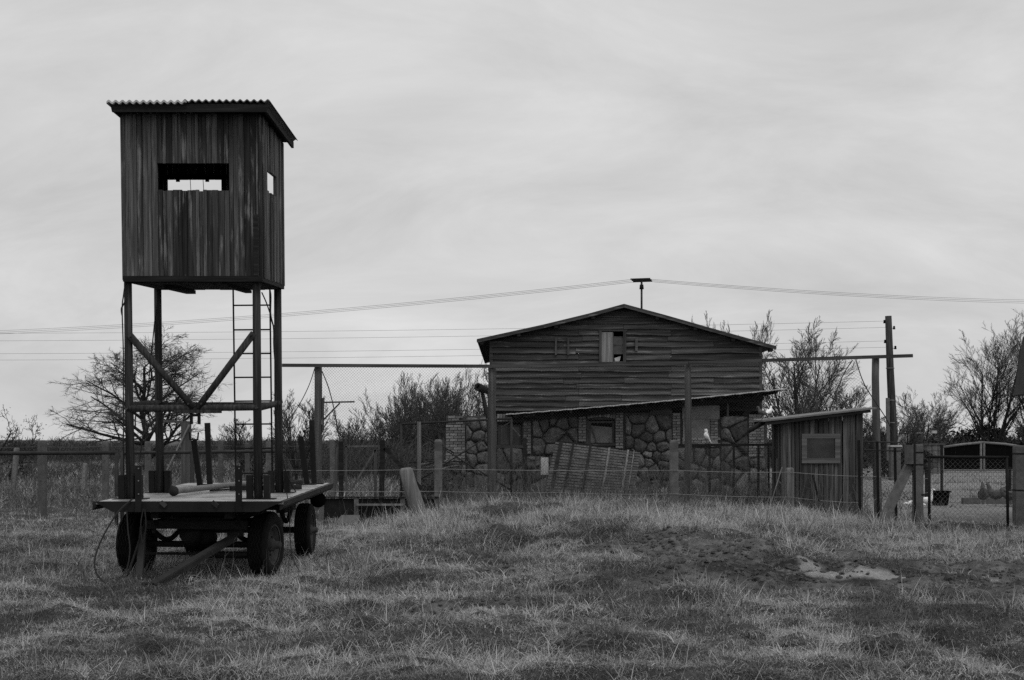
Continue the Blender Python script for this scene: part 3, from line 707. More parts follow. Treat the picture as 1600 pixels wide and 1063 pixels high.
def mk_front(a, b_, z0, z1, dp, r):
    k = r.uniform(-0.004, 0.004)
    MB().hexa([(a, Y0 - dp, z0), (b_, Y0 - dp + k, z0), (b_, Y0 + 0.024, z0), (a, Y0 + 0.024, z0), (a, Y0 - dp, z1), (b_, Y0 - dp + k, z1), (b_, Y0 + 0.024, z1), (a, Y0 + 0.024, z1)]).build('wall_board', M['hut_v'], tower)
def mk_back(a, b_, z0, z1, dp, r): MB().box((a, Y1 - 0.024, z0), (b_, Y1 + dp, z1)).build('wall_board', M['hut_v'], tower)
def mk_right(a, b_, z0, z1, dp, r): MB().box((X1 - 0.024, a, z0), (X1 + dp * 1.3, b_, z1)).build('wall_board', M['hut_v'], tower)
def mk_left(a, b_, z0, z1, dp, r): MB().box((X0 - dp * 1.6, a, z0), (X0 + 0.024, b_, z1)).build('wall_board', M['hut_v'], tower)
boards(X0 + 0.026, X1 - 0.026, 0.054, [WF], HB0 + 0.055, lambda x: HT, mk_front, 1)
boards(X0 + 0.026, X1 - 0.026, 0.085, [WB, DB], HB0 + 0.055, lambda x: topz(Y1), mk_back, 2)
boards(Y0 + 0.0, Y1, 0.075, [WR], HB0 + 0.05, topz, mk_right, 3)
boards(Y0 + 0.0, Y1, 0.11, [], HB0 + 0.03, topz, mk_left, 4)
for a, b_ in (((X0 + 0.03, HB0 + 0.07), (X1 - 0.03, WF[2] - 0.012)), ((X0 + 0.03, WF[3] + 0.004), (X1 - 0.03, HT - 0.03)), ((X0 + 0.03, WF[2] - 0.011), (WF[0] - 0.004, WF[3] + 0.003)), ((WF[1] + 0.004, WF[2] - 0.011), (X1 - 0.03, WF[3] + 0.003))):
    MB().box((a[0], Y0 + 0.0242, a[1]), (b_[0], Y0 + 0.0268, b_[1])).build('gap_blackout', M['black'], tower)  # added black sheets that keep light from showing through the front board gaps
for x, y in ((X0 + 0.065, Y0 + 0.065), (X1 - 0.06, Y0 + 0.06), (X0 + 0.06, Y1 - 0.06), (X1 - 0.06, Y1 - 0.06)):
    MB().box((x - 0.035, y - 0.035, HB0 + 0.066), (x + 0.035, y + 0.035, topz(y) - 0.01)).build('corner_post', M['hut_dark'], tower)
MB().box((X1 - 0.085, Y0 - 0.026, HB0 + 0.07), (X1 - 0.028, Y0 - 0.0185, 3.3)).build('corner_batten', M['hut_dark'], tower)
for z in (3.52, 3.93):                                 # inner rails above and below the openings
    MB().box((X0 + 0.10, Y0 + 0.027, z - 0.03), (X1 - 0.10, Y0 + 0.06, z + 0.03)).build('inner_rail', M['hut_dark'], tower)
    MB().box((X1 - 0.06, Y0 + 0.10, z - 0.03), (X1 - 0.027, Y1 - 0.10, z + 0.03)).build('inner_rail', M['hut_dark'], tower)
MB().box((X0 + 0.10, Y1 - 0.06, 3.905), (0.955, Y1 - 0.027, 3.965)).build('inner_rail', M['hut_dark'], tower)
for x in (0.25, 0.62): MB().box((x, Y1 - 0.055, 3.875), (x + 0.045, Y1 - 0.03, 3.904)).build('hinge', M['steel'], tower)
for i, (x, k) in enumerate(((0.44, 0.015), (0.60, 0.02))):
    MB().tube((x, Y1 - 0.1, 3.92), (x + k, Y1 - 0.1, 3.60), 0.004, n=5).build('hanging_cord', M['rope'], tower)
# roof: two corrugated sheets over rafters, deep fascia in front, barge boards at the sides
RY0, RY1 = -0.33, 1.72
rz_ = lambda y: HT + 0.055 + 0.02 - (y + 0.1) * 0.055
def corrug(x0, x1, y0, y1, lift, name, mat, th=0.006):
    mb = MB(); n = int((x1 - x0) / 0.0125); rings = []
    for i in range(n + 1):
        x = x0 + (x1 - x0) * i / n; w = 0.013 * math.cos(2 * math.pi * x / 0.078)
        mb.v += [(x, y0, rz_(y0) + w + lift), (x, y1, rz_(y1) + w + lift), (x, y0, rz_(y0) + w + lift - th), (x, y1, rz_(y1) + w + lift - th)]
    for i in range(n):
        a, b_ = 4 * i, 4 * i + 4
        mb.f += [(a, b_, b_ + 1, a + 1), (a + 3, b_ + 3, b_ + 2, a + 2), (a, a + 2, b_ + 2, b_), (a + 1, b_ + 1, b_ + 3, a + 3)]
    return mb.build(name, M[mat], tower)
RX0, RX1 = -0.105, 1.74
tag(corrug(RX0, 0.80, RY0 - 0.02, RY1, 0.016, 'roof_sheet', 'sheet_pale', 0.024), 'paler corrugated roof sheet')
tag(corrug(0.76, RX1, RY0, RY1 + 0.015, 0.028, 'roof_sheet', 'sheet_mid', 0.012), 'darker corrugated roof sheet')
MB().hexa([(RX0 + 0.05, RY0 + 0.02, rz_(RY0) - 0.10), (RX1 - 0.05, RY0 + 0.02, rz_(RY0) - 0.10), (RX1 - 0.05, RY0 + 0.055, rz_(RY0) - 0.10), (RX0 + 0.05, RY0 + 0.055, rz_(RY0) - 0.10),
           (RX0 + 0.03, RY0 + 0.02, rz_(RY0) - 0.008), (RX1 - 0.02, RY0 + 0.02, rz_(RY0) - 0.008), (RX1 - 0.02, RY0 + 0.055, rz_(RY0) - 0.008), (RX0 + 0.03, RY0 + 0.055, rz_(RY0) - 0.008)]).build('fascia_board', M['hut_dark'], tower)
for x in (RX0 + 0.05, RX1 - 0.075):
    MB().hexa([(x, RY0 + 0.056, rz_(RY0) - 0.095), (x + 0.03, RY0 + 0.056, rz_(RY0) - 0.095), (x + 0.03, RY1 - 0.02, rz_(RY1) - 0.085), (x, RY1 - 0.02, rz_(RY1) - 0.085),
               (x, RY0 + 0.056, rz_(RY0) - 0.01), (x + 0.03, RY0 + 0.056, rz_(RY0) - 0.01), (x + 0.03, RY1 - 0.02, rz_(RY1) - 0.01), (x, RY1 - 0.02, rz_(RY1) - 0.01)]).build('barge_board', M['hut_dark'], tower)
for x in (0.02, 0.5, 1.05, 1.53):
    MB().beam((x, RY0 + 0.06, rz_(RY0) - 0.045), (x, RY1 - 0.03, rz_(RY1) - 0.045), 0.06, 0.065).build('rafter', M['hut_dark'], tower)
for i in range(9):                                     # boarding under the sheets
    y0 = RY0 + 0.06 + i * 0.222
    MB().hexa([(RX0 + 0.085, y0, rz_(y0) - 0.0105), (RX1 - 0.08, y0, rz_(y0) - 0.0105), (RX1 - 0.08, y0 + 0.21, rz_(y0 + 0.21) - 0.0105), (RX0 + 0.085, y0 + 0.21, rz_(y0 + 0.21) - 0.0105),
               (RX0 + 0.085, y0, rz_(y0) - 0.004), (RX1 - 0.08, y0, rz_(y0) - 0.004), (RX1 - 0.08, y0 + 0.21, rz_(y0 + 0.21) - 0.004), (RX0 + 0.085, y0 + 0.21, rz_(y0 + 0.21) - 0.004)]).build('roof_board', M['hut_dark'], tower)
# ladder behind the hut and loose ropes on the legs
lx = [loc(367, 600, 18.0).x, loc(424, 600, 18.0).x]; ly = LD + 0.16
for x in lx:
    MB().tube((x + 0.01, ly, 0.02), (x, ly + 0.0, HB0 + 0.1), 0.011, n=8).build('ladder_rail', M['steel'], tower)
for py in (478, 516, 553, 590, 627, 663, 701, 740):
    z = loc(395, py, 18.0).z; MB().tube((lx[0], ly, z), (lx[1], ly, z + 0.004), 0.010, n=8).build('ladder_rung', M['steel'], tower)
def rope(pts, r=0.008): return cable('guy_rope', None, None, [loc(*p) for p in pts], r, tower)
rope([(196, 441, 16.3), (193, 462, 16.3), (191, 485, 16.3), (193, 560, 16.3), (193, 660, 16.35), (193, 745, 16.5)])
rope([(199, 452, 16.3), (196, 470, 16.3), (190, 482, 16.3), (191, 493, 16.3)], 0.010)
rope([(246, 450, 17.7), (244, 478, 17.7), (242, 500, 17.7), (236, 560, 17.6), (228, 640, 17.6), (218, 722, 17.6)])
rope([(243, 455, 17.7), (245, 472, 17.7), (244, 493, 17.7)], 0.011)
rope([(409, 457, 17.0), (418, 478, 17.0), (427, 510, 17.2), (428, 545, 17.3), (433, 605, 17.4), (438, 680, 17.5), (446, 735, 17.6), (462, 768, 18.0)])
rope([(418, 442, 17.2), (423, 460, 17.2), (423, 492, 17.2), (428, 512, 17.2)], 0.010)
# ------------------------------------------------------------------ the wooden barn
BY = 42.5
barn = thing('wooden_barn', 'wide low-gabled barn clad in dark overlapping boards', 'barn', (PX(975, BY), BY, 0))
def BX(px, D=BY): return PX(px, D) - barn.location.x
roofline = [(BX(745, 42.1), PZ(530, 42.1)), (BX(850, 42.1), PZ(507, 42.1)), (BX(920, 42.1), PZ(490, 42.1)), (BX(975, 42.1), PZ(475, 42.1)),
            (BX(1040, 42.1), PZ(492.5, 42.1)), (BX(1110, 42.1), PZ(512.5, 42.1)), (BX(1213, 42.1), PZ(541, 42.1))]
def roof_z(x):
    for (xa, za), (xb, zb) in zip(roofline, roofline[1:]):
        if xa <= x <= xb: return lerp(za, zb, (x - xa) / (xb - xa))
    return roofline[0][1] if x < 0 else roofline[-1][1]
WL, WR_ = BX(766), BX(1189)
def xlim(z, side):                                    # where the underside of the roof reaches height z
    xs_ = np.linspace(WL, 0, 200) if side < 0 else np.linspace(WR_, 0, 200)
    for x in xs_:
        if roof_z(x) - 0.09 >= z: return float(x)
    return 0.0
for pts, nm in ((roofline[:4], 'roof_slope'), (roofline[3:], 'roof_slope')):
    mb = MB(); rings = []
    for (x, z) in pts: rings.append([(x, -0.42, z), (x, 12, z), (x, 12, z - 0.045), (x, -0.42, z - 0.045)])
    mb.loft(rings); mb.build(nm, M['roof'], barn)
    for k, (a, b_) in enumerate(zip(pts, pts[1:])):
        MB().beam((a[0], -0.40, a[1] - 0.078), (b_[0], -0.40, b_[1] - 0.078), 0.03, 0.06).build('barge_board', M['barn_h'], barn)
for i in range(7):
    z = roof_z(0) - 0.2
for s in (0, 1):
    for k in range(4):                                # purlin ends under the front overhang
        x = lerp(WL - 0.25, -0.4, k / 3.5) if s == 0 else lerp(WR_ + 0.25, 0.4, k / 3.5)
        z = roof_z(x) - 0.13
        MB().box((x - 0.05, -0.38, z - 0.06), (x + 0.05, 0.0, z + 0.055)).build('purlin_end', M['hut_dark'], barn)
r = random.Random(21)
zrow = 2.30; pitch = 0.182; row = 0
holes = [(BX(936), BX(978), PZ(568, BY), PZ(517, BY))]
while zrow < 5.62:
    z0, z1 = zrow, zrow + pitch + 0.03
    zm = z0 + 0.02
    xl, xr = xlim(zm, -1), xlim(zm, 1)
    if xr - xl < 0.3: break
    seams = [xl]; base = [904, 1048] if row % 3 else [880, 975, 1115]
    for sx in base:
        x = BX(sx) + r.uniform(-0.12, 0.12) * (row % 2)
        if xl + 0.4 < x < xr - 0.4: seams.append(x)
    seams.append(xr)
    for a, b_ in zip(seams, seams[1:]):
        parts = [(a, b_)]
        for (h0, h1, hz0, hz1) in holes:
            if z0 < hz1 - 0.03 and z1 > hz0 + 0.05:
                np_ = []
                for (p, q) in parts:
                    if q <= h0 or p >= h1: np_.append((p, q)); continue
                    if p < h0: np_.append((p, h0))
                    if q > h1: np_.append((h1, q))
                parts = np_
        for (p, q) in parts:
            if q - p < 0.05: continue
            p, q = p + 0.004, q - 0.004
            n_ = max(2, int((q - p) / 0.22)); mb = MB(); tilt = r.uniform(-0.008, 0.008); ph = r.uniform(0, 50); pr = r.uniform(0.07, 0.11)
            rings = []
            for i in range(n_ + 1):
                u_ = i / n_; x = lerp(p, q, u_)
                wob = 0.05 * (float(vnoise(np.array(x * 1.1 + ph), np.array(ph))) - 0.5) + 0.03 * (float(vnoise(np.array(x * 4.0 + ph), np.array(ph + 9))) - 0.5) + tilt * (u_ - 0.5) * 2
                zt = min(z1, roof_z(x) - 0.075); zb = min(z0 + wob, zt - 0.012)
                dy = 0.012 * (float(vnoise(np.array(x * 1.3 + ph + 7), np.array(ph))) - 0.5)
                rings.append([(x, -pr + dy, zb), (x, -pr + 0.022 + dy, zb), (x, 0.012, zt), (x, -0.006, zt)])
            mb.loft(rings); mb.build('wall_board', M['barn_h'], barn)
    zrow += pitch * r.uniform(0.92, 1.08); row += 1
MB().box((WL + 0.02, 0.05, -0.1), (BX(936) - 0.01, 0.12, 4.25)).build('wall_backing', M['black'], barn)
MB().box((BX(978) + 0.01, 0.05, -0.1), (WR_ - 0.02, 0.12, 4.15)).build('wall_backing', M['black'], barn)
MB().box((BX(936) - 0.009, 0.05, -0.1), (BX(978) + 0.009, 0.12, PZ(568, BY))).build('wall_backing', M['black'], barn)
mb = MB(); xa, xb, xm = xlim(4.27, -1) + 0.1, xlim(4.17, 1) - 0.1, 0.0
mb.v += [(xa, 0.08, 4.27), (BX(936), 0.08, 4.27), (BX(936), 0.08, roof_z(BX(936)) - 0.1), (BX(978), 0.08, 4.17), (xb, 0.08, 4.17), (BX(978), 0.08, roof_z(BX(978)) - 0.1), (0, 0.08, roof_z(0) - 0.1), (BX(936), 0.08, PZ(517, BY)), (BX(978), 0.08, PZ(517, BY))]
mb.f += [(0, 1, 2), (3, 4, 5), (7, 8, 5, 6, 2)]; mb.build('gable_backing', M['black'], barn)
for x in (WL - 0.02, WR_ - 0.06):
    MB().box((x, -0.06, 0.0), (x + 0.09, 0.049, roof_z(x) - 0.12)).build('corner_board', M['barn_v'], barn)
for x in (WL + 0.06, WR_ - 0.1):
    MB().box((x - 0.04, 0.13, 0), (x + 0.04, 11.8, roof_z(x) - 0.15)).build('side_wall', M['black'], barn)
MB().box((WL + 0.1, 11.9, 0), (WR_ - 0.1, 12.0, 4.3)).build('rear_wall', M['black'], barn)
# loft hatch: one leaf shut, the other half open with panes
hx0, hx1, hz0, hz1 = BX(936), BX(978), PZ(567, BY), PZ(517, BY)
hatch = MB().box((hx0 - 0.0, -0.11, hz0), (hx0 + 0.07, -0.035, hz1)).build('hatch_frame', M['barn_v'], barn)
MB().box((hx1 - 0.09, -0.11, hz0), (hx1, -0.035, hz1)).build('frame_side', M['barn_v'], hatch)
MB().box((hx0 + 0.071, -0.072, hz0 - 0.02), (hx1 - 0.091, -0.035, hz0 + 0.04)).build('frame_bottom', M['barn_v'], hatch)
MB().box((hx0 - 0.03, -0.09, hz1 - 0.02), (hx1 + 0.03, -0.03, hz1 + 0.03)).build('frame_top', M['barn_h'], hatch)
lv = thing('x', 'x', 'x') if False else None
leaf = MB().box((BX(939), -0.085, hz0 + 0.02), (BX(957), -0.06, hz1 - 0.05)).build('hatch_leaf', M['palewood'], barn)
MB().box((BX(948), -0.089, hz0 + 0.03), (BX(948) + 0.012, -0.086, hz1 - 0.06)).build('leaf_seam', M['barn_v'], leaf)
win = MB().box((BX(957) + 0.004, -0.06, hz0 + 0.05), (BX(957) + 0.03, -0.02, hz1 - 0.06)).build('hatch_window', M['barn_v'], barn)
for py in (527, 540, 553):
    MB().box((BX(958), -0.055, PZ(py, BY) - 0.015), (hx1 - 0.092, -0.02, PZ(py, BY) + 0.015)).build('glazing_bar', M['barn_v'], win)
for a, b_ in ((527, 540), (540, 553)):
    MB().box((BX(958), -0.042, PZ(b_, BY) + 0.016), (hx1 - 0.092, -0.036, PZ(a, BY) - 0.016)).build('pane', M['glass'], win)
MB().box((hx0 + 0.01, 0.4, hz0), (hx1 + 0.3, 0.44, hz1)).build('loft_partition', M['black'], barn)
MB().hexa([(BX(961), 0.0, hz0 + 0.04), (BX(968), 0.0, hz0 + 0.04), (BX(968), 0.05, hz0 + 0.04), (BX(961), 0.05, hz0 + 0.04), (BX(960), 0, hz0 + 0.14), (BX(970), 0, hz0 + 0.2), (BX(970), 0.05, hz0 + 0.2), (BX(960), 0.05, hz0 + 0.14)]).build('hatch_rag', M['sheet_pale'], barn)
# blind window: only two jambs, and a small batten
for px in (868.5, 887.5):
    MB().box((BX(px) - 0.03, -0.135, PZ(555, BY)), (BX(px) + 0.03, -0.08, PZ(528, BY))).build('window_jamb', M['barn_v'], barn)
MB().box((BX(994) - 0.04, -0.13, PZ(549, BY)), (BX(994) + 0.04, -0.052, PZ(530, BY))).build('patch_board', M['barn_h'], barn)

# ------------------------------------------------------------------ the fieldstone lean-to in front of the barn
SY = 40.0
lean = thing('stone_lean_to', 'ruined lean-to of round fieldstones and brick piers below the barn', 'stone building', (PX(950, SY), SY, 0))
def SX(px, D=SY): return PX(px, D) - lean.location.x
def SZ(py, D=SY): return PZ(py, D)
for (a, b_, t_, u_) in ((697, 777, 650, 800), (777, 816, 698, 800), (816, 920, 646, 800), (777, 816, 647, 660), (920, 961, 694, 800), (920, 961, 645, 656), (961, 1066, 645, 800), (1066, 1112, 645, 800), (1112, 1199, 652, 800)):
    MB().box((SX(a), 0.05, SZ(u_)), (SX(b_) - 0.001, 0.42, SZ(t_))).build('mortar_core', M['mortar'], lean)
MB().box((SX(1199) - 0.36, 0.43, 0), (SX(1199), 2.4, SZ(652))).build('side_wall', M['mortar'], lean)
MB().box((SX(697), 0.43, 0), (SX(697) + 0.36, 2.4, SZ(665))).build('side_wall', M['mortar'], lean)
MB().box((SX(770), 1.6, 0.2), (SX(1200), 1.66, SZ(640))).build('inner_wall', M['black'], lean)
def clip(poly, p, n):                                 # keep the side of the line where (q-p).n <= 0
    out_ = []
    for i in range(len(poly)):
        a, b_ = poly[i], poly[(i + 1) % len(poly)]
        da, db_ = (a[0] - p[0]) * n[0] + (a[1] - p[1]) * n[1], (b_[0] - p[0]) * n[0] + (b_[1] - p[1]) * n[1]
        if da <= 0: out_.append(a)
        if (da < 0) != (db_ < 0) and abs(da - db_) > 1e-9:
            t_ = da / (da - db_); out_.append((a[0] + (b_[0] - a[0]) * t_, a[1] + (b_[1] - a[1]) * t_))
    return out_
def stones(px0, px1, py0, py1, size, seed):
    r = random.Random(seed); x0, x1, z0, z1 = SX(px0), SX(px1), SZ(py1), SZ(py0)
    size = size * 0.86; nxs, nzs = max(1, round((x1 - x0) / size)), max(1, round((z1 - z0) / (size * 0.86)))
    pts = []
    for j in range(nzs):
        for i in range(nxs):
            if r.random() < 0.2 and nxs > 1: continue
            pts.append((x0 + (i + 0.5 + (0.25 if j % 2 else -0.25) + r.uniform(-0.42, 0.42)) * (x1 - x0) / nxs, z0 + (j + 0.5 + r.uniform(-0.42, 0.42)) * (z1 - z0) / nzs))
    for i, p in enumerate(pts):
        poly = [(x0, z0), (x1, z0), (x1, z1), (x0, z1)]
        for j, q in enumerate(pts):
            if i == j or math.hypot(p[0] - q[0], p[1] - q[1]) > 3 * size: continue
            mid = ((p[0] + q[0]) / 2, (p[1] + q[1]) / 2); n_ = (q[0] - p[0], q[1] - p[1])
            poly = clip(poly, mid, n_)
            if len(poly) < 3: break
        if len(poly) < 3: continue
        cx, cz = sum(a for a, b_ in poly) / len(poly), sum(b_ for a, b_ in poly) / len(poly)
        ar = abs(sum(poly[k][0] * poly[(k + 1) % len(poly)][1] - poly[(k + 1) % len(poly)][0] * poly[k][1] for k in range(len(poly)))) / 2
        if ar < 0.008: continue
        for _ in range(2):                            # take the corners off
            q = []
            for k in range(len(poly)):
                a, b_ = poly[k], poly[(k + 1) % len(poly)]
                cc = 0.15 if _ == 0 else 0.28
                q += [(lerp(a[0], b_[0], cc), lerp(a[1], b_[1], cc)), (lerp(a[0], b_[0], 1 - cc), lerp(a[1], b_[1], 1 - cc))]
            poly = q
        g_ = max(0.8, 1 - 0.016 / math.sqrt(ar)); dome = r.uniform(0.05, 0.12); tx, tz = r.uniform(-0.25, 0.25), r.uniform(-0.25, 0.25)
        rings = []
        for sc_i, d_ in ((g_, 0.06), (g_ * 0.985, -0.2 * dome), (g_ * 0.85, -0.72 * dome), (g_ * 0.52, -dome)):
            rings.append([(cx + (a - cx) * sc_i, d_ + (tx * (a - cx) + tz * (b_ - cz)) * 0.25 * (d_ < 0) + r.uniform(-0.028, 0.028), cz + (b_ - cz) * sc_i + r.uniform(-0.012, 0.012) * (sc_i < g_ * 0.99)) for a, b_ in poly])
        mb = MB(); mb.loft(rings); mb.build('stone', M['stone'], lean, True)
stones(728, 764, 652, 785, 0.33, 5)
stones(776, 817, 699, 785, 0.36, 6)
stones(832, 903, 647, 712, 0.36, 7)
stones(818, 905, 713, 785, 0.42, 8)
stones(905, 978, 712, 785, 0.42, 9)
stones(977, 1050, 648, 785, 0.35, 10)
stones(1126, 1169, 650, 785, 0.42, 12)
stones(1052, 1125, 700, 785, 0.4, 13)
stones(1171, 1197, 716, 785, 0.42, 14)
stones(698, 728, 726, 785, 0.4, 15)
# bricks: laid one by one
BL, BH, GP = 0.205, 0.066, 0.014
def bmesh_(l, h): return MB().hexa([(-l / 2, 0, -h / 2), (l / 2, 0.004, -h / 2), (l / 2, 0.10, -h / 2), (-l / 2, 0.10, -h / 2), (-l / 2, 0.004, h / 2), (l / 2, 0, h / 2), (l / 2, 0.10, h / 2), (-l / 2, 0.10, h / 2)]).mesh('brick', M['brick'])
bm_full, bm_half, bm_sold = bmesh_(BL, BH), bmesh_(BL / 2 - GP / 2, BH), bmesh_(BH, BL)
rest = MB(); count = [0]; rb = random.Random(31)
def put(me_, l, h, x, z):
    dy = rb.uniform(-0.05, -0.025) + (0.04 if rb.random() < 0.04 else 0)
    if count[0] < 300:
        o = bpy.data.objects.new('brick', me_); COL.objects.link(o); o.parent = lean
        o.location = (x, dy, z); o.rotation_euler = (0, rb.uniform(-0.03, 0.03), rb.uniform(-0.03, 0.03)); count[0] += 1
    else:
        rest.box((x - l / 2, dy, z - h / 2), (x + l / 2, dy + 0.1, z + h / 2))
def bricks(px0, px1, py0, py1, crumble=0.0):
    x0, x1, z0, z1 = SX(px0), SX(px1), SZ(py1), SZ(py0); j = 0; z = z1 - BH / 2
    while z - BH / 2 > z0 - 0.01:
        x = x0
        if j % 2: put(bm_half, BL / 2 - GP / 2, BH, x + (BL / 2 - GP / 2) / 2, z); x += BL / 2 + GP / 2
        while x + BL * 0.5 < x1:
            if rb.random() >= crumble * max(0, 1 - j * 0.3):
                if x + BL <= x1 + 0.03: put(bm_full, BL, BH, x + BL / 2, z)
                else: put(bm_half, BL / 2 - GP / 2, BH, x + BL / 4, z)
            x += BL + GP
        z -= BH + GP; j += 1
def soldiers(px0, px1, py, arch=0.05):
    x = SX(px0); x1 = SX(px1); xm = (x + x1) / 2
    while x + BH < x1 + 0.01:
        put(bm_sold, BH, BL, x + BH / 2, SZ(py) + arch * (1 - ((x + BH / 2 - xm) / (x1 - xm)) ** 2)); x += BH + GP
bricks(697, 728, 664, 722); bricks(700, 722, 650, 662, 0.5)
bricks(818, 831, 648, 712); bricks(904, 919, 651, 692); bricks(962, 976, 644, 710)
soldiers(918, 961, 649); soldiers(777, 800, 653, 0.0); soldiers(806, 816, 651, 0.0)
bricks(1051, 1066, 646, 698, 0.4); bricks(1110, 1125, 655, 698); bricks(1170, 1197, 648, 714, 0.15)
bricks(762, 770, 664, 712)
bricks(1066, 1124, 684, 698)
if rest.v: tag(rest.build('brickwork', M['brick'], lean), kind='stuff')
# windows and infill
def window(px0, px1, py0, py1, D=0.12, fr=0.06, mat='glass'):
    x0, x1, z0, z1 = SX(px0), SX(px1), SZ(py1), SZ(py0)
    w = MB().box((x0, D - 0.05, z0), (x0 + fr, D, z1)).build('window_frame', M['barn_v'], lean)
    MB().box((x1 - fr, D - 0.05, z0), (x1, D, z1)).build('frame_side', M['barn_v'], w)
    MB().box((x0 + fr, D - 0.048, z1 - fr), (x1 - fr, D, z1)).build('frame_top', M['barn_v'], w)
    MB().box((x0 - 0.04, D - 0.16, z0 - 0.07), (x1 + 0.04, D + 0.05, z0)).build('sill', M['barn_h'], w)
    MB().box((x0 + fr, D - 0.02, z0), (x1 - fr, D - 0.012, z1 - fr)).build('pane', M[mat], w)
    return w
w = window(778, 815, 664, 696)
MB().box((SX(779) + 0.05, 0.02, SZ(695)), (SX(796), 0.06, SZ(666))).build('boarded_half', M['barn_v'], w)
MB().box((SX(797), 0.03, SZ(695)), (SX(799), 0.07, SZ(666))).build('mullion', M['barn_v'], w)
MB().beam((SX(801), 0.05, SZ(668)), (SX(813), 0.05, SZ(682)), 0.02, 0.04).build('broken_bar', M['palewood'], w)
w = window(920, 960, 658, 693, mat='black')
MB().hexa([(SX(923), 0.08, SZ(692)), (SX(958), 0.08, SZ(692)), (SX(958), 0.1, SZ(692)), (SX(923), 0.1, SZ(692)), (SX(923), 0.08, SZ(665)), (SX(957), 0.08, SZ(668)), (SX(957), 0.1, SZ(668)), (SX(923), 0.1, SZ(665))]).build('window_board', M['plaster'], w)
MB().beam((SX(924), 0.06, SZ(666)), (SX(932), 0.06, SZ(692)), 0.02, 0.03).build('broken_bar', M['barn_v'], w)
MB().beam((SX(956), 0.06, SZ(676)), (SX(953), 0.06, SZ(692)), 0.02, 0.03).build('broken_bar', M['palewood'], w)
MB().box((SX(1067), -0.02, SZ(684)), (SX(1109), 0.049, SZ(655))).build('plaster_infill', M['plaster'], lean)
MB().box((SX(1066), -0.035, SZ(655)), (SX(1124), 0.06, SZ(634))).build('lintel_board', M['plaster'], lean)
MB().box((SX(1016), -0.012, SZ(648)), (SX(1050), 0.06, SZ(636))).build('lintel_board', M['barn_h'], lean)
MB().box((SX(1067), -0.05, SZ(690)), (SX(1070), 0.0, SZ(660))).build('door_jamb', M['palewood'], lean)
# roof of the lean-to, rising to the right, seen from below
RA, RB = (SX(790, 39.4), SZ(647, 39.4)), (SX(1229, 39.4), SZ(607, 39.4))
mb = MB(); rings = []; nseg = 60
for i in range(nseg + 1):
    u_ = i / nseg; x = lerp(RA[0], RB[0], u_); z = lerp(RA[1], RB[1], u_) - 0.03 * math.sin(math.pi * u_) + 0.008 * math.sin(i * 2.1)
    rings.append([(x, -0.62, z - 0.028), (x, -0.62, z), (x, 2.40, z + 0.05), (x, 2.40, z + 0.02)])
mb.loft(rings); mb.build('roof_sheet', M['sheet_pale'], lean)
for k in range(15):
    u_ = (k + 0.5) / 15; x = lerp(RA[0], RB[0], u_); z = lerp(RA[1], RB[1], u_) - 0.03 * math.sin(math.pi * u_) - 0.075
    MB().box((x - 0.03, -0.56, z - 0.04), (x + 0.03, 2.38, z + 0.04)).build('rafter', M['hut_dark'], lean)
for y in (-0.1, 1.5):
    a, b_ = lerp(Vector((RA[0], y, RA[1])), Vector((RB[0], y, RB[1])), 0.03), lerp(Vector((RA[0], y, RA[1])), Vector((RB[0], y, RB[1])), 0.93)
    MB().beam(a - Vector((0, 0, 0.19)), b_ - Vector((0, 0, 0.19)), 0.09, 0.12).build('wall_plate', M['hut_dark'], lean)
for i in range(14):                                    # soffit boarding
    u0, u1 = i / 14, (i + 1) / 14
    a0 = Vector((lerp(RA[0], RB[0], u0) + 0.004, 0, lerp(RA[1], RB[1], u0) - 0.034 - 0.03 * math.sin(math.pi * u0))); a1 = Vector((lerp(RA[0], RB[0], u1) - 0.004, 0, lerp(RA[1], RB[1], u1) - 0.034 - 0.03 * math.sin(math.pi * u1)))
    MB().hexa([a0 + Vector((0, -0.6, -0.012)), a1 + Vector((0, -0.6, -0.012)), a1 + Vector((0, 2.37, -0.012)), a0 + Vector((0, 2.37, -0.012)), a0 + Vector((0, -0.6, -0.002)), a1 + Vector((0, -0.6, -0.002)), a1 + Vector((0, 2.37, -0.002)), a0 + Vector((0, 2.37, -0.002))]).build('soffit_board', M['hut_dark'], lean)
MB().box((SX(1136), 0.02, SZ(652)), (SX(1139), 0.1, SZ(630))).build('roof_post', M['barn_v'], lean)
MB().beam((SX(1162), 0.0, SZ(650)), (SX(1190), -0.1, SZ(622)), 0.08, 0.12).build('roof_brace', M['hut_dark'], lean)
MB().tube((SX(758, 39.7), -0.3, SZ(650)), (SX(700, 39.7), -0.25, SZ(651)), 0.03, n=6).build('loose_lath', M['palewood'], lean) if False else None

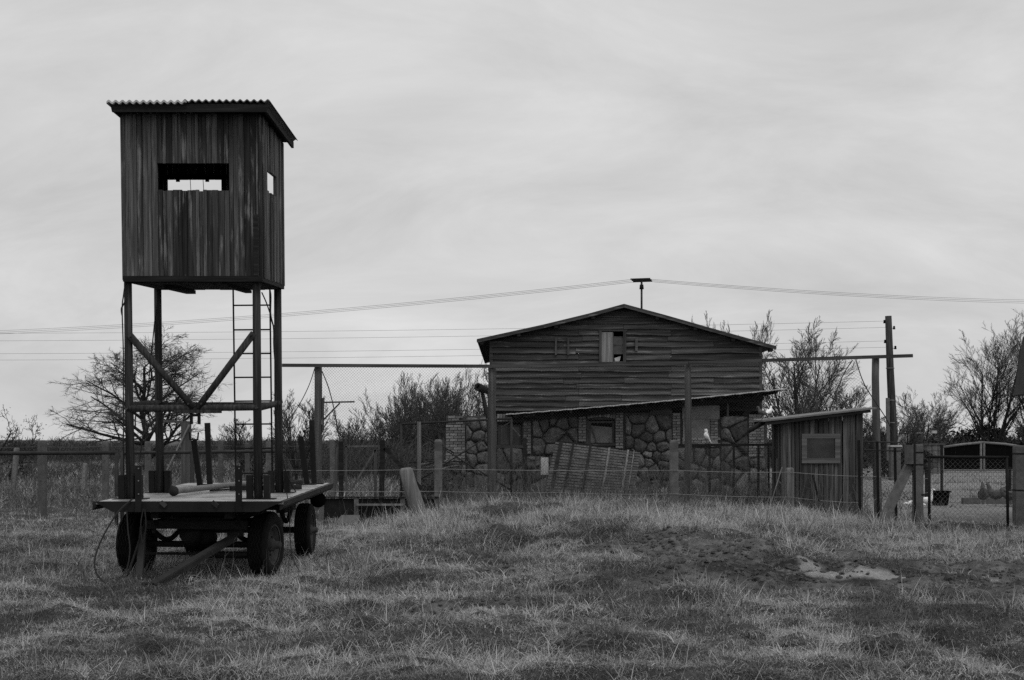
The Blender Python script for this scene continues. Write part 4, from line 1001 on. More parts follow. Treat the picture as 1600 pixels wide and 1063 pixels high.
# ------------------------------------------------------------------ the board shed on the right
HY_ = 30.6
hx, hz = PX(1222, HY_), gh(PX(1285, HY_), HY_ + 0.5) - 0.05
shed = thing('board_shed', 'small lean-roofed shed of rough vertical boards with one window', 'shed', (hx, HY_, hz))
def HX(px, D=HY_): return PX(px, D) - hx
def HZ(py, D=HY_): return PZ(py, D) - hz
W_, DP = HX(1348), 1.12
ztop = lambda x: HZ(657) + (HZ(642) - HZ(657)) * x / W_
win = (HX(1258), HX(1306), HZ(718), HZ(683))
r = random.Random(44); x = 0.0
while x < W_ - 0.01:
    w = min(r.uniform(0.08, 0.15), W_ - x)
    if W_ - x - w < 0.05: w = W_ - x
    segs = [(0.0, ztop(x + w / 2))]
    if x + w > win[0] + 0.02 and x < win[1] - 0.02: segs = [(0.0, win[2]), (win[3], ztop(x + w / 2))]
    dp = r.choice((0, 0.0, 0.03, 0.038, 0.015)); tl = r.uniform(-0.006, 0.006)
    for s0, s1 in segs:
        MB().hexa([(x + 0.006, -dp, s0), (x + w - 0.006, -dp, s0), (x + w - 0.006, 0.02, s0), (x + 0.006, 0.02, s0), (x + 0.006 + tl, -dp, s1), (x + w - 0.006 + tl, -dp, s1), (x + w - 0.006 + tl, 0.02, s1), (x + 0.006 + tl, 0.02, s1)]).build('wall_board', M['shed_v'], shed)
    x += w
y = 0.02
while y < DP - 0.02:
    w = min(r.uniform(0.1, 0.17), DP - y); dp = r.choice((0, 0.015, 0.02))
    slot = 0.38 < y + w / 2 < 0.62
    for s0, s1 in ([(0, HZ(717)), (HZ(684), ztop(0) - 0.02)] if slot else [(0, ztop(0) - 0.02)]):
        MB().box((-dp, y + 0.003, s0), (0.02, y + w - 0.003, s1)).build('wall_board', M['shed_v'], shed)
    y += w
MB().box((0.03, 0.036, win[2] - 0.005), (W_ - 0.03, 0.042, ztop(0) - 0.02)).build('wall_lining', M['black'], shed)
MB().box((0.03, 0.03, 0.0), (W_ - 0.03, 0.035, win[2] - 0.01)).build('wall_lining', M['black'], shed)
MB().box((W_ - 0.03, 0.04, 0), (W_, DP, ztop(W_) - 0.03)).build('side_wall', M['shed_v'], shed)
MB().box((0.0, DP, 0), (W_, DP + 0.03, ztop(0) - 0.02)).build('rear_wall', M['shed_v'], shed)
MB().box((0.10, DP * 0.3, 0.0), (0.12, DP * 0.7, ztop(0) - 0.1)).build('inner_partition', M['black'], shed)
fr = MB().box((HX(1252), -0.065, HZ(724)), (HX(1312), -0.04, HZ(716))).build('window_frame', M['window_wood'], shed)
MB().box((HX(1252), -0.067, HZ(685)), (HX(1312), -0.04, HZ(678))).build('frame_top', M['window_wood'], fr)
MB().box((HX(1252), -0.063, HZ(716)), (HX(1260), -0.04, HZ(685))).build('frame_side', M['window_wood'], fr)
MB().box((HX(1304), -0.063, HZ(716)), (HX(1312), -0.04, HZ(685))).build('frame_side', M['window_wood'], fr)
MB().box((HX(1260), -0.03, HZ(716)), (HX(1304), -0.024, HZ(685))).build('pane', M['glass'], fr)
ra, rb_ = Vector((HX(1190), 0, HZ(657))), Vector((HX(1366), 0, HZ(637)))
MB().hexa([ra + Vector((0, -0.2, -0.035)), rb_ + Vector((0, -0.2, -0.035)), rb_ + Vector((0, DP + 0.2, -0.0)), ra + Vector((0, DP + 0.2, -0.0)), ra + Vector((0, -0.2, 0.0)), rb_ + Vector((0, -0.2, 0.0)), rb_ + Vector((0, DP + 0.2, 0.035)), ra + Vector((0, DP + 0.2, 0.035))]).build('roof_sheet', M['sheet_mid'], shed)
for y in (-0.16, DP + 0.1):
    MB().beam(ra + Vector((0.05, y, -0.075 + 0.02 * (y > 0))), rb_ + Vector((-0.12, y, -0.075 + 0.02 * (y > 0))), 0.04, 0.07).build('roof_batten', M['hut_dark'], shed)
MB().tube(P(1169, 674, 30.9) - shed.location, P(1195, 659, 30.9) - shed.location, 0.055, n=12).build('downpipe', M['steel_mid'], shed, True)
MB().beam((-0.05, 0.15, HZ(752)), (0.02, 0.02, HZ(758)), 0.03, 0.03).build('door_latch', M['palewood'], shed)
# ------------------------------------------------------------------ fences
def prism(mb, a, b_, r):                              # three-sided wire
    mb.path([a, b_], r, 3, False)
def chain(a, b_, z0, z1, pitch, r, mb=None):          # diamond mesh on the upright plane between a and b (xy), from z0 to z1
    a, b_ = Vector((a[0], a[1], 0)), Vector((b_[0], b_[1], 0)); L = (b_ - a).length; d = (b_ - a) / L; H = z1 - z0
    mb = mb or MB(); k = -H
    while k < L:
        for s in (0, 1):                               # u = k + v, or mirrored
            v0, v1 = max(0, -k), min(H, L - k)
            if v1 - v0 < 0.01: continue
            u0, u1 = k + v0, k + v1
            if s: u0, u1 = L - u0, L - u1
            prism(mb, a + d * u0 + Vector((0, 0, z0 + v0)), a + d * u1 + Vector((0, 0, z0 + v1)), r)
        k += pitch * 1.414
    return mb
FY = 25.0
fence = thing('chain_link_fence', 'low chain-link fence with a dark top rail left of and behind the trailer', 'fence', (0, FY, 0))
def fpt(px, py, D=FY): return P(px, py, D) - fence.location
MB().tube(fpt(-60, 709), fpt(183, 707.5), 0.035, n=8).build('top_rail', M['steel_mid'], fence, True)
MB().tube(fpt(191, 708), fpt(446, 705), 0.030, n=8).build('top_rail', M['steel_mid'], fence, True)
MB().tube(fpt(-60, 832), fpt(181, 830), 0.022, n=8).build('bottom_rail', M['steel'], fence, True)
for px, top in ((-58, 708), (182, 707), (191, 707), (300, 707), (440, 705)):
    x = PX(px, FY); MB().tube((x, 0, gh(x, FY) - 0.2), (x, 0, PZ(top, FY)), 0.035, n=8).build('post', M['steel_mid'], fence, True)
tag(chain((PX(-58, FY), 0.02), (PX(182, FY), 0.02), 0.03, 1.38, 0.055, 0.0022).build('wire_mesh', M['wire'], fence), kind='stuff')
tag(chain((PX(191, FY), 0.02), (PX(440, FY), 0.02), 0.03, 1.38, 0.055, 0.0022).build('wire_mesh', M['wire'], fence), kind='stuff')

def cpost(mb, x, y, w, ztop, lean=0.0, d=None):       # concrete or timber post with a chamfered head
    d = d or w; z0 = gh(x, y) - 0.15
    for_ = []
    for z, k in ((z0, 1.0), (ztop - w * 0.35, 0.96), (ztop - w * 0.08, 0.86), (ztop, 0.55)):
        ox = lean * (z - z0)
        for_.append([(x + ox - w / 2 * k, y - d / 2 * k, z), (x + ox + w / 2 * k, y - d / 2 * k, z), (x + ox + w / 2 * k, y + d / 2 * k, z), (x + ox - w / 2 * k, y + d / 2 * k, z)])
    mb.loft(for_); return mb
def barb(mb, p, q, sag, r=0.004, barbs=True):
    n = max(4, int((q - p).length / 0.6)); pts = []
    for i in range(n + 1):
        u_ = i / n; pts.append(p.lerp(q, u_) - Vector((0, 0, sag * 4 * u_ * (1 - u_))))
    mb.path(pts, r, 4)
    if barbs:
        L = (q - p).length; m_ = int(L / 0.14)
        for k in range(m_):
            u_ = (k + 0.5) / m_; c = p.lerp(q, u_) - Vector((0, 0, sag * 4 * u_ * (1 - u_)))
            prism(mb, c - Vector((0.012, 0, 0.014)), c + Vector((0.012, 0, 0.014)), 0.002)
    return mb
# paddock fence of concrete posts behind the chain-link fence
PYD = 29.5
pad = thing('paddock_fence', 'row of weathered concrete posts with wire behind the chain-link fence', 'fence', (0, 0, 0))
for px, top, D, w in ((66, 688, 29.2, 0.155), (165, 690, 34, 0.14), (232, 690, 36, 0.14), (345, 690, 38, 0.12), (387, 692, 39, 0.12), (420, 690, 38, 0.14), (520, 687, 36, 0.12)):
    x = PX(px, D); cpost(MB(), x, D, w, PZ(top, D), rng.uniform(-0.01, 0.01)).build('concrete_post', M['concrete'], pad)
pp = [(PX(-80, 27), 27), (PX(66, 29.2), 29.2), (PX(165, 34), 34), (PX(232, 36), 36), (PX(345, 38), 38), (PX(420, 38), 38), (PX(520, 36), 36)]
for zz in (1.5, 1.15, 0.8):
    mb = MB()
    for a, b_ in zip(pp, pp[1:]): barb(mb, Vector((a[0], a[1] - 0.1, zz)), Vector((b_[0], b_[1] - 0.1, zz)), 0.03, 0.004)
    mb.build('barbed_wire', M['wire'], pad)
for px, base, top, D, lean_, lab in ((18, 770, 700, 40, 0.09, 'pale thin post leaning in the field at the far left'), (130, 772, 724, 42, 0.06, 'short pale post alone in the field left of the trailer')):
    x = PX(px, D); tag(cpost(MB(), x, D, 0.13, PZ(top, D), lean_).build('field_post', M['palewood'], None), lab, 'post')
# timber goal frame behind the tower
D = 33; gf = thing('goal_frame', 'timber corner post with a top rail and a slanting stay behind the tower legs', 'frame', (0, D, 0))
x = PX(291, D); MB().box((x - 0.1, -0.1, -0.1), (x + 0.1, 0.1, PZ(661, D))).build('post', M['post'], gf)
MB().beam(P(254, 659, D) - gf.location + Vector((0, 0, 0.02)), P(297, 662, D) - gf.location + Vector((0, 0, 0.02)), 0.06, 0.06).build('top_rail', M['post'], gf)
x = PX(248, D); MB().box((x - 0.06, -0.05, -0.1), (x + 0.06, 0.05, PZ(659, D))).build('post', M['post'], gf)
MB().tube(P(296, 664, D - 0.15) - gf.location, P(256, 745, D - 0.15) - gf.location, 0.022, n=6).build('stay', M['galv'], gf)

# ------------------------------------------------------------------ the aviary frame with its net
AY = 32.0
av = thing('aviary_frame', 'tall aviary frame of round posts and one long beam hung with netting', 'aviary', (0, AY, 0))
av_posts = [(497, 572, 0.185, 0.175), (769, 571, 0.20, 0.18), (1075, 567, 0.175, 0.15), (1368, 559, 0.20, 0.17)]
for px, top, w0, w1 in av_posts:
    x = PX(px, AY); z0 = gh(x, AY) - 0.2; r = random.Random(px)
    pts = []; rad = []
    for k in range(9):
        u_ = k / 8; pts.append((x + 0.02 * (r.random() - 0.5) + (0.05 * (1 - u_) if px == 1368 else 0), 0, lerp(z0, PZ(top, AY), u_))); rad.append(lerp(w0, w1, u_) / 2 * (1 + 0.04 * (r.random() - 0.5)))
    mb = MB(); mb.path(pts, rad, 12); mb.build('post', M['post'], av, True)
ends = [(441, 571), (769, 572.5), (1075, 567.5), (1190, 563.5), (1426, 556)]
for k, ((a, za), (b_, zb)) in enumerate(zip(ends, ends[1:])):
    MB().beam(P(a, za, AY - 0.13) - av.location + Vector((0.005 * k, 0, 0)), P(b_, zb, AY - 0.13) - av.location, 0.06, 0.075).build('top_beam', M['beam_x'], av)
x = PX(504, AY)
br = MB().box((PX(503.5, AY), -0.05, PZ(672, AY)), (PX(506, AY) + 0.0, 0.05, PZ(622, AY))).build('bracket_batten', M['post'], av)
MB().beam(P(505, 629, AY) - av.location, P(554, 628, AY) - av.location, 0.05, 0.035).build('bracket_arm', M['post'], av)
MB().beam(P(505, 657, AY) - av.location, P(531, 630, AY) - av.location, 0.045, 0.03).build('bracket_strut', M['post'], av)
# net: two families of knotted cords on a hanging, slightly billowing surface
def beam_z(px): return PZ(np.interp(px, [e[0] for e in ends], [e[1] for e in ends]) + 2, AY)
def net_pt(px, v):                                     # v: 0 at the beam .. 1 at the ground
    x = PX(px, AY); z = lerp(beam_z(px), 0.25, v)
    y = -0.08 - 0.18 * math.sin(math.pi * v) * (0.6 + 0.4 * math.sin(px * 0.013)) + 0.03 * math.sin(px * 0.05 + v * 5)
    if px < 500: x -= 0.72 * v * (500 - px) / 8 * (1 if v < 1 else 1) * (0.5 + 0.5 * v)
    if px > 1332: x += 1.0 * v * (px - 1332) / 8 * (0.35 + 0.65 * v)
    return (x, y, z)
mb = MB(); step = 0.048; pxm = F / AY; Hn = 3.05; x0, x1 = 492.0, 1340.0; Ln = (x1 - x0) / pxm
k = -Hn
while k < Ln:
    for s in (0, 1):
        v0, v1 = max(0, -k), min(Hn, Ln - k)
        if v1 - v0 < 0.05: continue
        pts = []
        for i in range(7):
            vv = lerp(v0, v1, i / 6); uu = k + vv
            if s: uu = Ln - uu
            pts.append(net_pt(x0 + uu * pxm, vv / Hn))
        mb.path(pts, 0.0018, 3, False)
    k += step * 1.414
tag(mb.build('net', M['net'], av), 'fine diamond netting hanging from the beam', kind='stuff')
def netrope(pts, r=0.012): cable('net_rope', None, None, [P(*p) - av.location for p in pts], r, av, 'net')
netrope([(492, 575, 31.9), (483, 602, 31.8), (468, 632, 31.7), (450, 658, 31.6), (425, 690, 31.5)], 0.010)
netrope([(503, 580, 31.8), (513, 605, 31.7), (522, 640, 31.7), (531, 690, 31.7)])
netrope([(1332, 563, 31.8), (1318, 585, 31.7), (1306, 615, 31.6), (1296, 645, 31.6)])
netrope([(1337, 562, 31.8), (1346, 590, 31.7), (1357, 612, 31.6), (1385, 655, 31.6), (1395, 680, 31.6)])

# ------------------------------------------------------------------ wire fence across the mound
WY = 29.8
wf = thing('barbed_wire_fence', 'sagging barbed wire fence with concrete posts along the back of the mound', 'fence', (0, 0, 0))
for px, top, w, mt in ((685, 687, 0.165, 'concrete'), (1053, 688, 0.175, 'concrete'), (1234, 731, 0.16, 'palewood')):
    x = PX(px, WY); o = cpost(MB(), x, WY, w, PZ(top, WY), 0.0).build('fence_post', M[mt], wf)
    if mt == 'concrete':
        MB().box((x - w * 0.47, WY - w * 0.49, PZ(top, WY) - 0.24), (x + w * 0.47, WY - w * 0.46, PZ(top, WY) - 0.05)).build('post_head', M['concrete'], o)
for zs in (((440, 766), (685, 768), (870, 770), (1053, 772), (1234, 777), (1345, 786), (1375, 778), (1450, 770)), ((440, 735), (685, 733), (1053, 735), (1234, 738), (1370, 745), (1450, 748))):
    mb = MB()
    for a, b_ in zip(zs, zs[1:]): barb(mb, P(*a, WY - 0.1), P(*b_, WY - 0.1), 0.02, 0.0045)
    mb.build('barbed_wire', M['wire_pale'], wf)
mb = MB(); mb.tube(P(1198, 808, WY - 0.3), P(1222, 730, WY - 0.1), 0.012, n=6); mb.build('wire_stay', M['galv'], wf)
mb = MB(); mb.tube(P(1270, 742, WY - 0.15), P(1287, 815, WY - 0.2), 0.022, n=6); mb.build('iron_stake', M['steel'], wf)
D = 26.2; x = PX(648, D)
mb = MB(); pts = [(PX(657, D), D + 0.05, gh(x, D) - 0.2), (PX(651, D), D, PZ(790, D)), (PX(641, D), D - 0.02, PZ(760, D)), (PX(634.5, D), D - 0.03, PZ(735, D)), (PX(634, D), D - 0.03, PZ(731, D))]
mb.path(pts, [0.16, 0.145, 0.135, 0.125, 0.09], 12)
o = tag(mb.build('leaning_post', M['palewood'], None, True), 'thick pale timber post leaning left in front of the low dark panels', 'post')

# ------------------------------------------------------------------ low dark panels, slab, frames behind
D = 27.6
tr = thing('panel_bunker', 'low run of dark sheet panels between pale posts beside the trailer', 'panel wall', (0, D, 0))
def tp(px, py, dy=0): return Vector((PX(px, D), dy, PZ(py, D)))
zb = gh(PX(590, D), D) - 0.1
for a, b_ in ((505, 553), (561, 625), (633, 682)):
    MB().box((PX(a, D), 0, zb), (PX(b_, D), 0.03, PZ(779, D))).build('panel', M['steel'], tr)
for a in (503, 557, 629, 683):
    MB().box((PX(a - 3.5, D), -0.04, zb), (PX(a + 3.5, D), 0.05, PZ(778, D))).build('post', M['concrete'], tr)
MB().box((PX(490, D), -0.06, PZ(778, D)), (PX(686, D), 0.06, PZ(776, D))).build('cap_rail', M['steel'], tr)
MB().box((PX(557, D), -0.12, PZ(790, D)), (PX(630, D), -0.045, PZ(787, D))).build('shelf_board', M['palewood'], tr)
mb = MB(); c = P(542, 812, 27.0)
mb.hexa([(c.x - 0.24, 26.9, c.z - 0.09), (c.x + 0.22, 26.9, c.z - 0.09), (c.x + 0.22, 27.3, c.z - 0.05), (c.x - 0.15, 27.3, c.z - 0.05), (c.x - 0.22, 26.92, c.z - 0.05), (c.x + 0.22, 26.92, c.z - 0.05), (c.x + 0.22, 27.32, c.z + 0.07), (c.x - 0.14, 27.32, c.z + 0.07)])
tag(mb.build('concrete_slab', M['concrete'], None), 'broken concrete slab leaning against the low dark panels', 'slab')
# old gate of steel tube with diamond mesh
D = 34.5
og = thing('old_tube_gate', 'old rusted tube gate with crossed braces in front of the stone wall', 'gate', (0, D, 0))
def op(px, py): return P(px, py, D) - og.location
for a, b_, r in (((627, 663), (800, 654), 0.028), ((627, 663), (627, 790), 0.028), ((799, 655), (799, 775), 0.028), ((627, 664), (710, 708), 0.016), ((797, 660), (625, 770), 0.016), ((690, 700), (797, 765), 0.016)):
    MB().tube(op(*a), op(*b_), r, n=8).build('frame_tube', M['steel_mid'], og, True)
x = PX(655, D); MB().box((x - 0.045, -0.05, -0.1), (x + 0.045, 0.05, PZ(659, D))).build('gate_post', M['palewood'], og)
tag(chain((PX(629, D), 0.02), (PX(798, D), 0.02), 0.15, PZ(700, D), 0.085, 0.003).build('wire_mesh', M['wire'], og), kind='stuff')
# enclosure corner posts and slanting braces
D = 31.5
en = thing('pen_gate', 'dark timber pen gate with slanting braces behind the leaning post', 'gate', (0, D, 0))
def ep(px, py, d=0): return P(px, py, D + d) - en.location
for a, b_, w, mt in (((533, 690), (533, 785), 0.10, 'hut_dark'), ((541, 697), (541, 785), 0.04, 'post'), ((598, 688), (596, 785), 0.11, 'hut_dark'), ((587, 702), (586, 785), 0.06, 'post'),
                 ((601, 700), (668, 775), 0.09, 'hut_dark'), ((540, 698), (590, 697), 0.04, 'post'), ((587, 703), (551, 762), 0.04, 'post'), ((529, 700), (520, 785), 0.09, 'post')):
    MB().beam(ep(*a, -0.03 * len(mt)), ep(*b_, -0.03 * len(mt)), w, 0.06, (0, 1, 0)).build('post' if abs(a[0] - b_[0]) < 6 else 'brace', M[mt], en)
tag(chain((PX(541, D), 0.02), (PX(588, D), 0.02), 0.2, PZ(700, D), 0.08, 0.003).build('wire_mesh', M['wire'], en), kind='stuff')
# dark slanted timber against the wall, faux brick panel, wire panels
D = 37.6
tag(MB().beam(P(820, 684, D), P(821, 775, D), 0.10, 0.08, (0, 1, 0)).build('dark_stake', M['hut_dark'], None), 'dark upright stake in front of the first brick pier', 'stake')
fp = thing('brick_faced_panel', 'bulging panel faced with thin bricks leaning askew on pale battens', 'panel', (0, 0, 0))
def panel_pt(u_, v, out_=0.0):                         # u along, v down
    tl, tr_, br_, bl = P(868, 690, 38.6), P(1001, 706, 38.6), P(990, 776, 37.7), P(852, 768, 37.7)
    p = (tl.lerp(tr_, u_)).lerp(bl.lerp(br_, u_), v)
    bulge = 0.16 * math.sin(math.pi * u_) * math.sin(math.pi * v)
    return p + Vector((0, -bulge - out_, 0))
core = MB(); rings = []
for i in range(13):
    rings.append([panel_pt(i / 12, v, o_) for v, o_ in [(j / 6, 0.0) for j in range(7)] + [(j / 6, -0.03) for j in range(6, -1, -1)]])
core.loft(rings); core.build('panel_board', M['mortar'], fp)
mb = MB(); rows, cols = 17, 8
for j in range(rows):
    for i in range(cols + 1):
        u0 = (i - (0.5 if j % 2 else 0)) / cols; u1 = u0 + 0.94 / cols; u0, u1 = max(0, u0), min(1, u1)
        if u1 - u0 < 0.01 or rb.random() < 0.06: continue
        v0, v1 = (j + 0.1) / rows, (j + 0.80) / rows; o_ = 0.012 + rb.uniform(0, 0.025)
        mb.hexa([panel_pt(u0, v1, 0.001), panel_pt(u1, v1, 0.001), panel_pt(u1, v1, o_), panel_pt(u0, v1, o_), panel_pt(u0, v0, 0.001), panel_pt(u1, v0, 0.001), panel_pt(u1, v0, o_), panel_pt(u0, v0, o_)][::1])
tag(mb.build('brick_facing', M['panelbrick'], fp), kind='stuff')
for u_, w, mt in ((0.075, 0.10, 'hut_dark'), (0.22, 0.06, 'hut_dark'), (0.42, 0.065, 'hut_dark'), (0.64, 0.055, 'palewood'), (0.86, 0.055, 'palewood'), (0.93, 0.03, 'palewood')):
    pts = [panel_pt(u_ - 0.01, v, 0.075) for v in np.linspace(-0.01, 1.02 if u_ < 0.9 else 0.9, 8)]
    rings = [[p + Vector((-w / 2, -0.02, 0)), p + Vector((w / 2, -0.02, 0)), p + Vector((w / 2, 0.02, 0)), p + Vector((-w / 2, 0.02, 0))] for p in pts]
    MB().loft(rings).build('batten', M[mt], fp)
MB().beam(panel_pt(0, -0.01, 0.02), panel_pt(1, -0.01, 0.02), 0.07, 0.035).build('top_rail', M['hut_dark'], fp)
MB().beam(panel_pt(-0.02, 1.03, 0.02), panel_pt(0.9, 1.05, 0.02), 0.05, 0.035).build('bottom_rail', M['hut_dark'], fp)
D = 38.2
wd = thing('white_board_frame', 'small pale board in a wire-covered frame left of the leaning panel', 'board', (0, D, 0))
MB().box((PX(844.5, D), 0, PZ(742, D)), (PX(857, D), 0.03, PZ(715, D))).build('pale_board', M['sheet_pale'], wd)
MB().box((PX(844.5, D), 0, -0.05), (PX(862, D), 0.03, PZ(749, D))).build('lower_board', M['plaster'], wd)
for a in (836, 843, 859):
    MB().box((PX(a, D), -0.05, -0.05), (PX(a + 1.8, D), -0.005, PZ(712, D))).build('frame_post', M['barn_v'], wd)
D = 33.5
wp = thing('wire_panel_fence', 'row of rusty wire grid panels with a dark rail right of the concrete post', 'fence', (0, D, 0))
def grid(a, b_, c, d_, nu, nv, r):
    mb = MB()
    for i in range(nu + 1): prism(mb, a.lerp(b_, i / nu), d_.lerp(c, i / nu), r)
    for j in range(nv + 1): prism(mb, a.lerp(d_, j / nv), b_.lerp(c, j / nv), r)
    return mb
def wq(px, py, d=0): return P(px, py, D + d) - wp.location
MB().beam(wq(1060, 696), wq(1207, 695), 0.06, 0.06).build('rail', M['steel'], wp)
tag(grid(wq(1082, 702, .1), wq(1113, 703, .1), wq(1118, 790, -.3), wq(1084, 790, -.3), 18, 32, 0.0035).build('wire_grid', M['wire'], wp), kind='stuff')
tag(grid(wq(1113, 706, .05), wq(1143, 701, .05), wq(1152, 788, -.35), wq(1121, 792, -.35), 18, 30, 0.0035).build('wire_grid', M['wire'], wp), kind='stuff')
tag(grid(wq(1062, 700, .2), wq(1082, 700, .2), wq(1082, 790, .2), wq(1062, 790, .2), 10, 26, 0.003).build('wire_grid', M['wire'], wp), kind='stuff')
tag(grid(wq(1146, 700, .3), wq(1205, 699, .3), wq(1205, 795, .3), wq(1150, 795, .3), 20, 24, 0.0025).build('wire_grid', M['wire'], wp), kind='stuff')
for a in (1112, 1150, 1189, 1205):
    MB().box((PX(a, D) - 0.025, 0.32, -0.1), (PX(a, D) + 0.025, 0.37, PZ(697, D))).build('upright', M['steel'], wp)
# brush and split-wood heap left of the stone wall
for k in range(14):
    r = random.Random(900 + k); D = 36.5 + r.uniform(-0.5, 0.8); cx = r.uniform(655, 705); cy = 716 + r.uniform(0, 14)
    a = P(cx - r.uniform(14, 28), cy + r.uniform(-2, 10), D); b_ = P(cx + r.uniform(10, 24), cy - r.uniform(-4, 6), D + r.uniform(-0.3, 0.3))
    mid = (a + b_) / 2 + Vector((0, 0, r.uniform(-0.02, 0.06)))
    mb = MB(); mb.path([a, mid, b_], [0.028, 0.024, 0.015], 6)
    tag(mb.build('branch', M['palewood'] if k % 2 == 0 else M['bark'], None), ('pale peeled' if k % 2 == 0 else 'dark barked') + ' branch lying on the brushwood heap left of the stone wall', 'branch', ('pale' if k % 2 == 0 else 'dark') + ' branches on the brushwood heap')
# ------------------------------------------------------------------ bare trees and shrubs
def seg_mesh(name, segs, mat, sides=3):
    A = np.array([[*s[0], *s[1], s[2], s[3]] for s in segs]); n = len(A)
    p, q, r0, r1 = A[:, :3], A[:, 3:6], A[:, 6], A[:, 7]
    d = q - p; d /= np.linalg.norm(d, axis=1)[:, None] + 1e-9
    ref = np.where(np.abs(d[:, 2:3]) < 0.9, np.array([[0, 0, 1.0]]), np.array([[1.0, 0, 0]]))
    u_ = np.cross(d, ref); u_ /= np.linalg.norm(u_, axis=1)[:, None]; w = np.cross(u_, d)
    V = np.zeros((n, 2, sides, 3))
    for k in range(sides):
        t_ = 2 * math.pi * k / sides; off = u_ * math.cos(t_) + w * math.sin(t_)
        V[:, 0, k] = p + off * r0[:, None]; V[:, 1, k] = q + off * r1[:, None]
    base = np.arange(n)[:, None] * 2 * sides; Fc = []
    for k in range(sides):
        k2 = (k + 1) % sides; Fc.append(np.concatenate([base + k, base + sides + k, base + sides + k2, base + k2], 1))
    Fc = np.concatenate(Fc)
    me = bpy.data.meshes.new(name); V = V.reshape(-1, 3)
    me.vertices.add(len(V)); me.vertices.foreach_set('co', V.astype(np.float32).reshape(-1))
    me.loops.add(len(Fc) * 4); me.loops.foreach_set('vertex_index', Fc.astype(np.int32).reshape(-1))
    me.polygons.add(len(Fc)); me.polygons.foreach_set('loop_start', np.arange(0, len(Fc) * 4, 4, dtype=np.int32)); me.polygons.foreach_set('loop_total', np.full(len(Fc), 4, dtype=np.int32))
    me.update(calc_edges=True); me.materials.append(mat); return me
def fine_mesh(name, segs, mat):                       # thin tapering end twigs: three-sided spikes
    A = np.array([[*s[0], *s[1], s[2]] for s in segs]); n = len(A); p, q, r0 = A[:, :3], A[:, 3:6], A[:, 6]
    d = q - p; d /= np.linalg.norm(d, axis=1)[:, None] + 1e-9
    ref = np.where(np.abs(d[:, 2:3]) < 0.9, np.array([[0, 0, 1.0]]), np.array([[1.0, 0, 0]]))
    u_ = np.cross(d, ref); u_ /= np.linalg.norm(u_, axis=1)[:, None]; w = np.cross(u_, d)
    V = np.zeros((n, 4, 3)); V[:, 3] = q
    for k in range(3): V[:, k] = p + (u_ * math.cos(2.094 * k) + w * math.sin(2.094 * k)) * r0[:, None]
    base = np.arange(n)[:, None] * 4; Fc = np.concatenate([np.concatenate([base + k, base + 3, base + (k + 1) % 3], 1) for k in range(3)])
    me = bpy.data.meshes.new(name); V = V.reshape(-1, 3)
    me.vertices.add(len(V)); me.vertices.foreach_set('co', V.astype(np.float32).reshape(-1))
    me.loops.add(len(Fc) * 3); me.loops.foreach_set('vertex_index', Fc.astype(np.int32).reshape(-1))
    me.polygons.add(len(Fc)); me.polygons.foreach_set('loop_start', np.arange(0, len(Fc) * 3, 3, dtype=np.int32)); me.polygons.foreach_set('loop_total', np.full(len(Fc), 3, dtype=np.int32))
    me.update(calc_edges=True); me.materials.append(mat); return me
def grow(seed, stems, height, trunk_r, levels, kids, spread, up, ratio, wob, first=0.25, minr=0.006, droop=0.0, lean_=0.6):
    r = random.Random(seed); trunk, twigs, tips, fine = [], [], [], []
    def branch(p, d, L, rad, lv):
        if lv == levels and levels >= 4:
            t_ = Vector((r.gauss(0, 1), r.gauss(0, 1), r.gauss(0, 1))) * wob + Vector((0, 0, up)); q = p + (d + t_).normalized() * L
            fine.append((p, q, rad)); tips.append((q, d)); return
        k = 5 if lv < 2 else (3 if lv < 3 or levels < 4 else 2); pts = [p]; dirs = [d]; rr = [rad]
        for i in range(k):
            t_ = Vector((r.gauss(0, 1), r.gauss(0, 1), r.gauss(0, 1))) * wob * (1 + 0.3 * lv) + Vector((0, 0, up if lv else up * 0.4)) - Vector((0, 0, droop * lv * 0.5))
            d = (d + t_).normalized(); p = p + d * (L / k); pts.append(p); dirs.append(d); rr.append(max(minr * 0.7, rad * (1 - 0.72 * (i + 1) / k)))
        for i in range(k):
            (trunk if lv < 2 else twigs).append((pts[i], pts[i + 1], rr[i], rr[i + 1]))
        if lv >= levels: tips.append((pts[-1], dirs[-1])); return
        n = kids[min(lv, len(kids) - 1)]; n = max(2, int(n * r.uniform(0.75, 1.3)))
        for j in range(n):
            f = (first if lv == 0 else 0.18) + (1 - (first if lv == 0 else 0.18)) * (j + r.random()) / n
            f = min(f, 0.999); i = int(f * k); u_ = f * k - i
            q = pts[i].lerp(pts[i + 1], u_); dd = dirs[i + 1]
            ax = Vector((r.gauss(0, 1), r.gauss(0, 1), r.gauss(0, 1))); ax = ax - dd * ax.dot(dd)
            if ax.length < 1e-3: continue
            ax.normalize(); a = R(spread) * r.uniform(0.6, 1.25)
            nd = (dd * math.cos(a) + ax * math.sin(a)).normalized()
            branch(q, nd, L * ratio * r.uniform(0.65, 1.15) * (1.08 - 0.5 * f if lv == 0 else 1 - 0.35 * f), max(minr, lerp(rr[i], rr[i + 1], u_) * 0.62), lv + 1)
    for s in range(stems):
        a = 2 * math.pi * (s + r.random()) / max(1, stems); sp = 0.0 if stems == 1 else r.uniform(0.05, lean_)
        d = Vector((math.cos(a) * sp, math.sin(a) * sp, 1)).normalized()
        branch(Vector((math.cos(a) * 0.15 * (stems > 1), math.sin(a) * 0.15 * (stems > 1), -0.15)), d, height * (0.62 if stems == 1 else r.uniform(0.6, 0.85)), trunk_r * (1 if stems == 1 else r.uniform(0.5, 0.9)), 0)
    return trunk, twigs, tips, fine
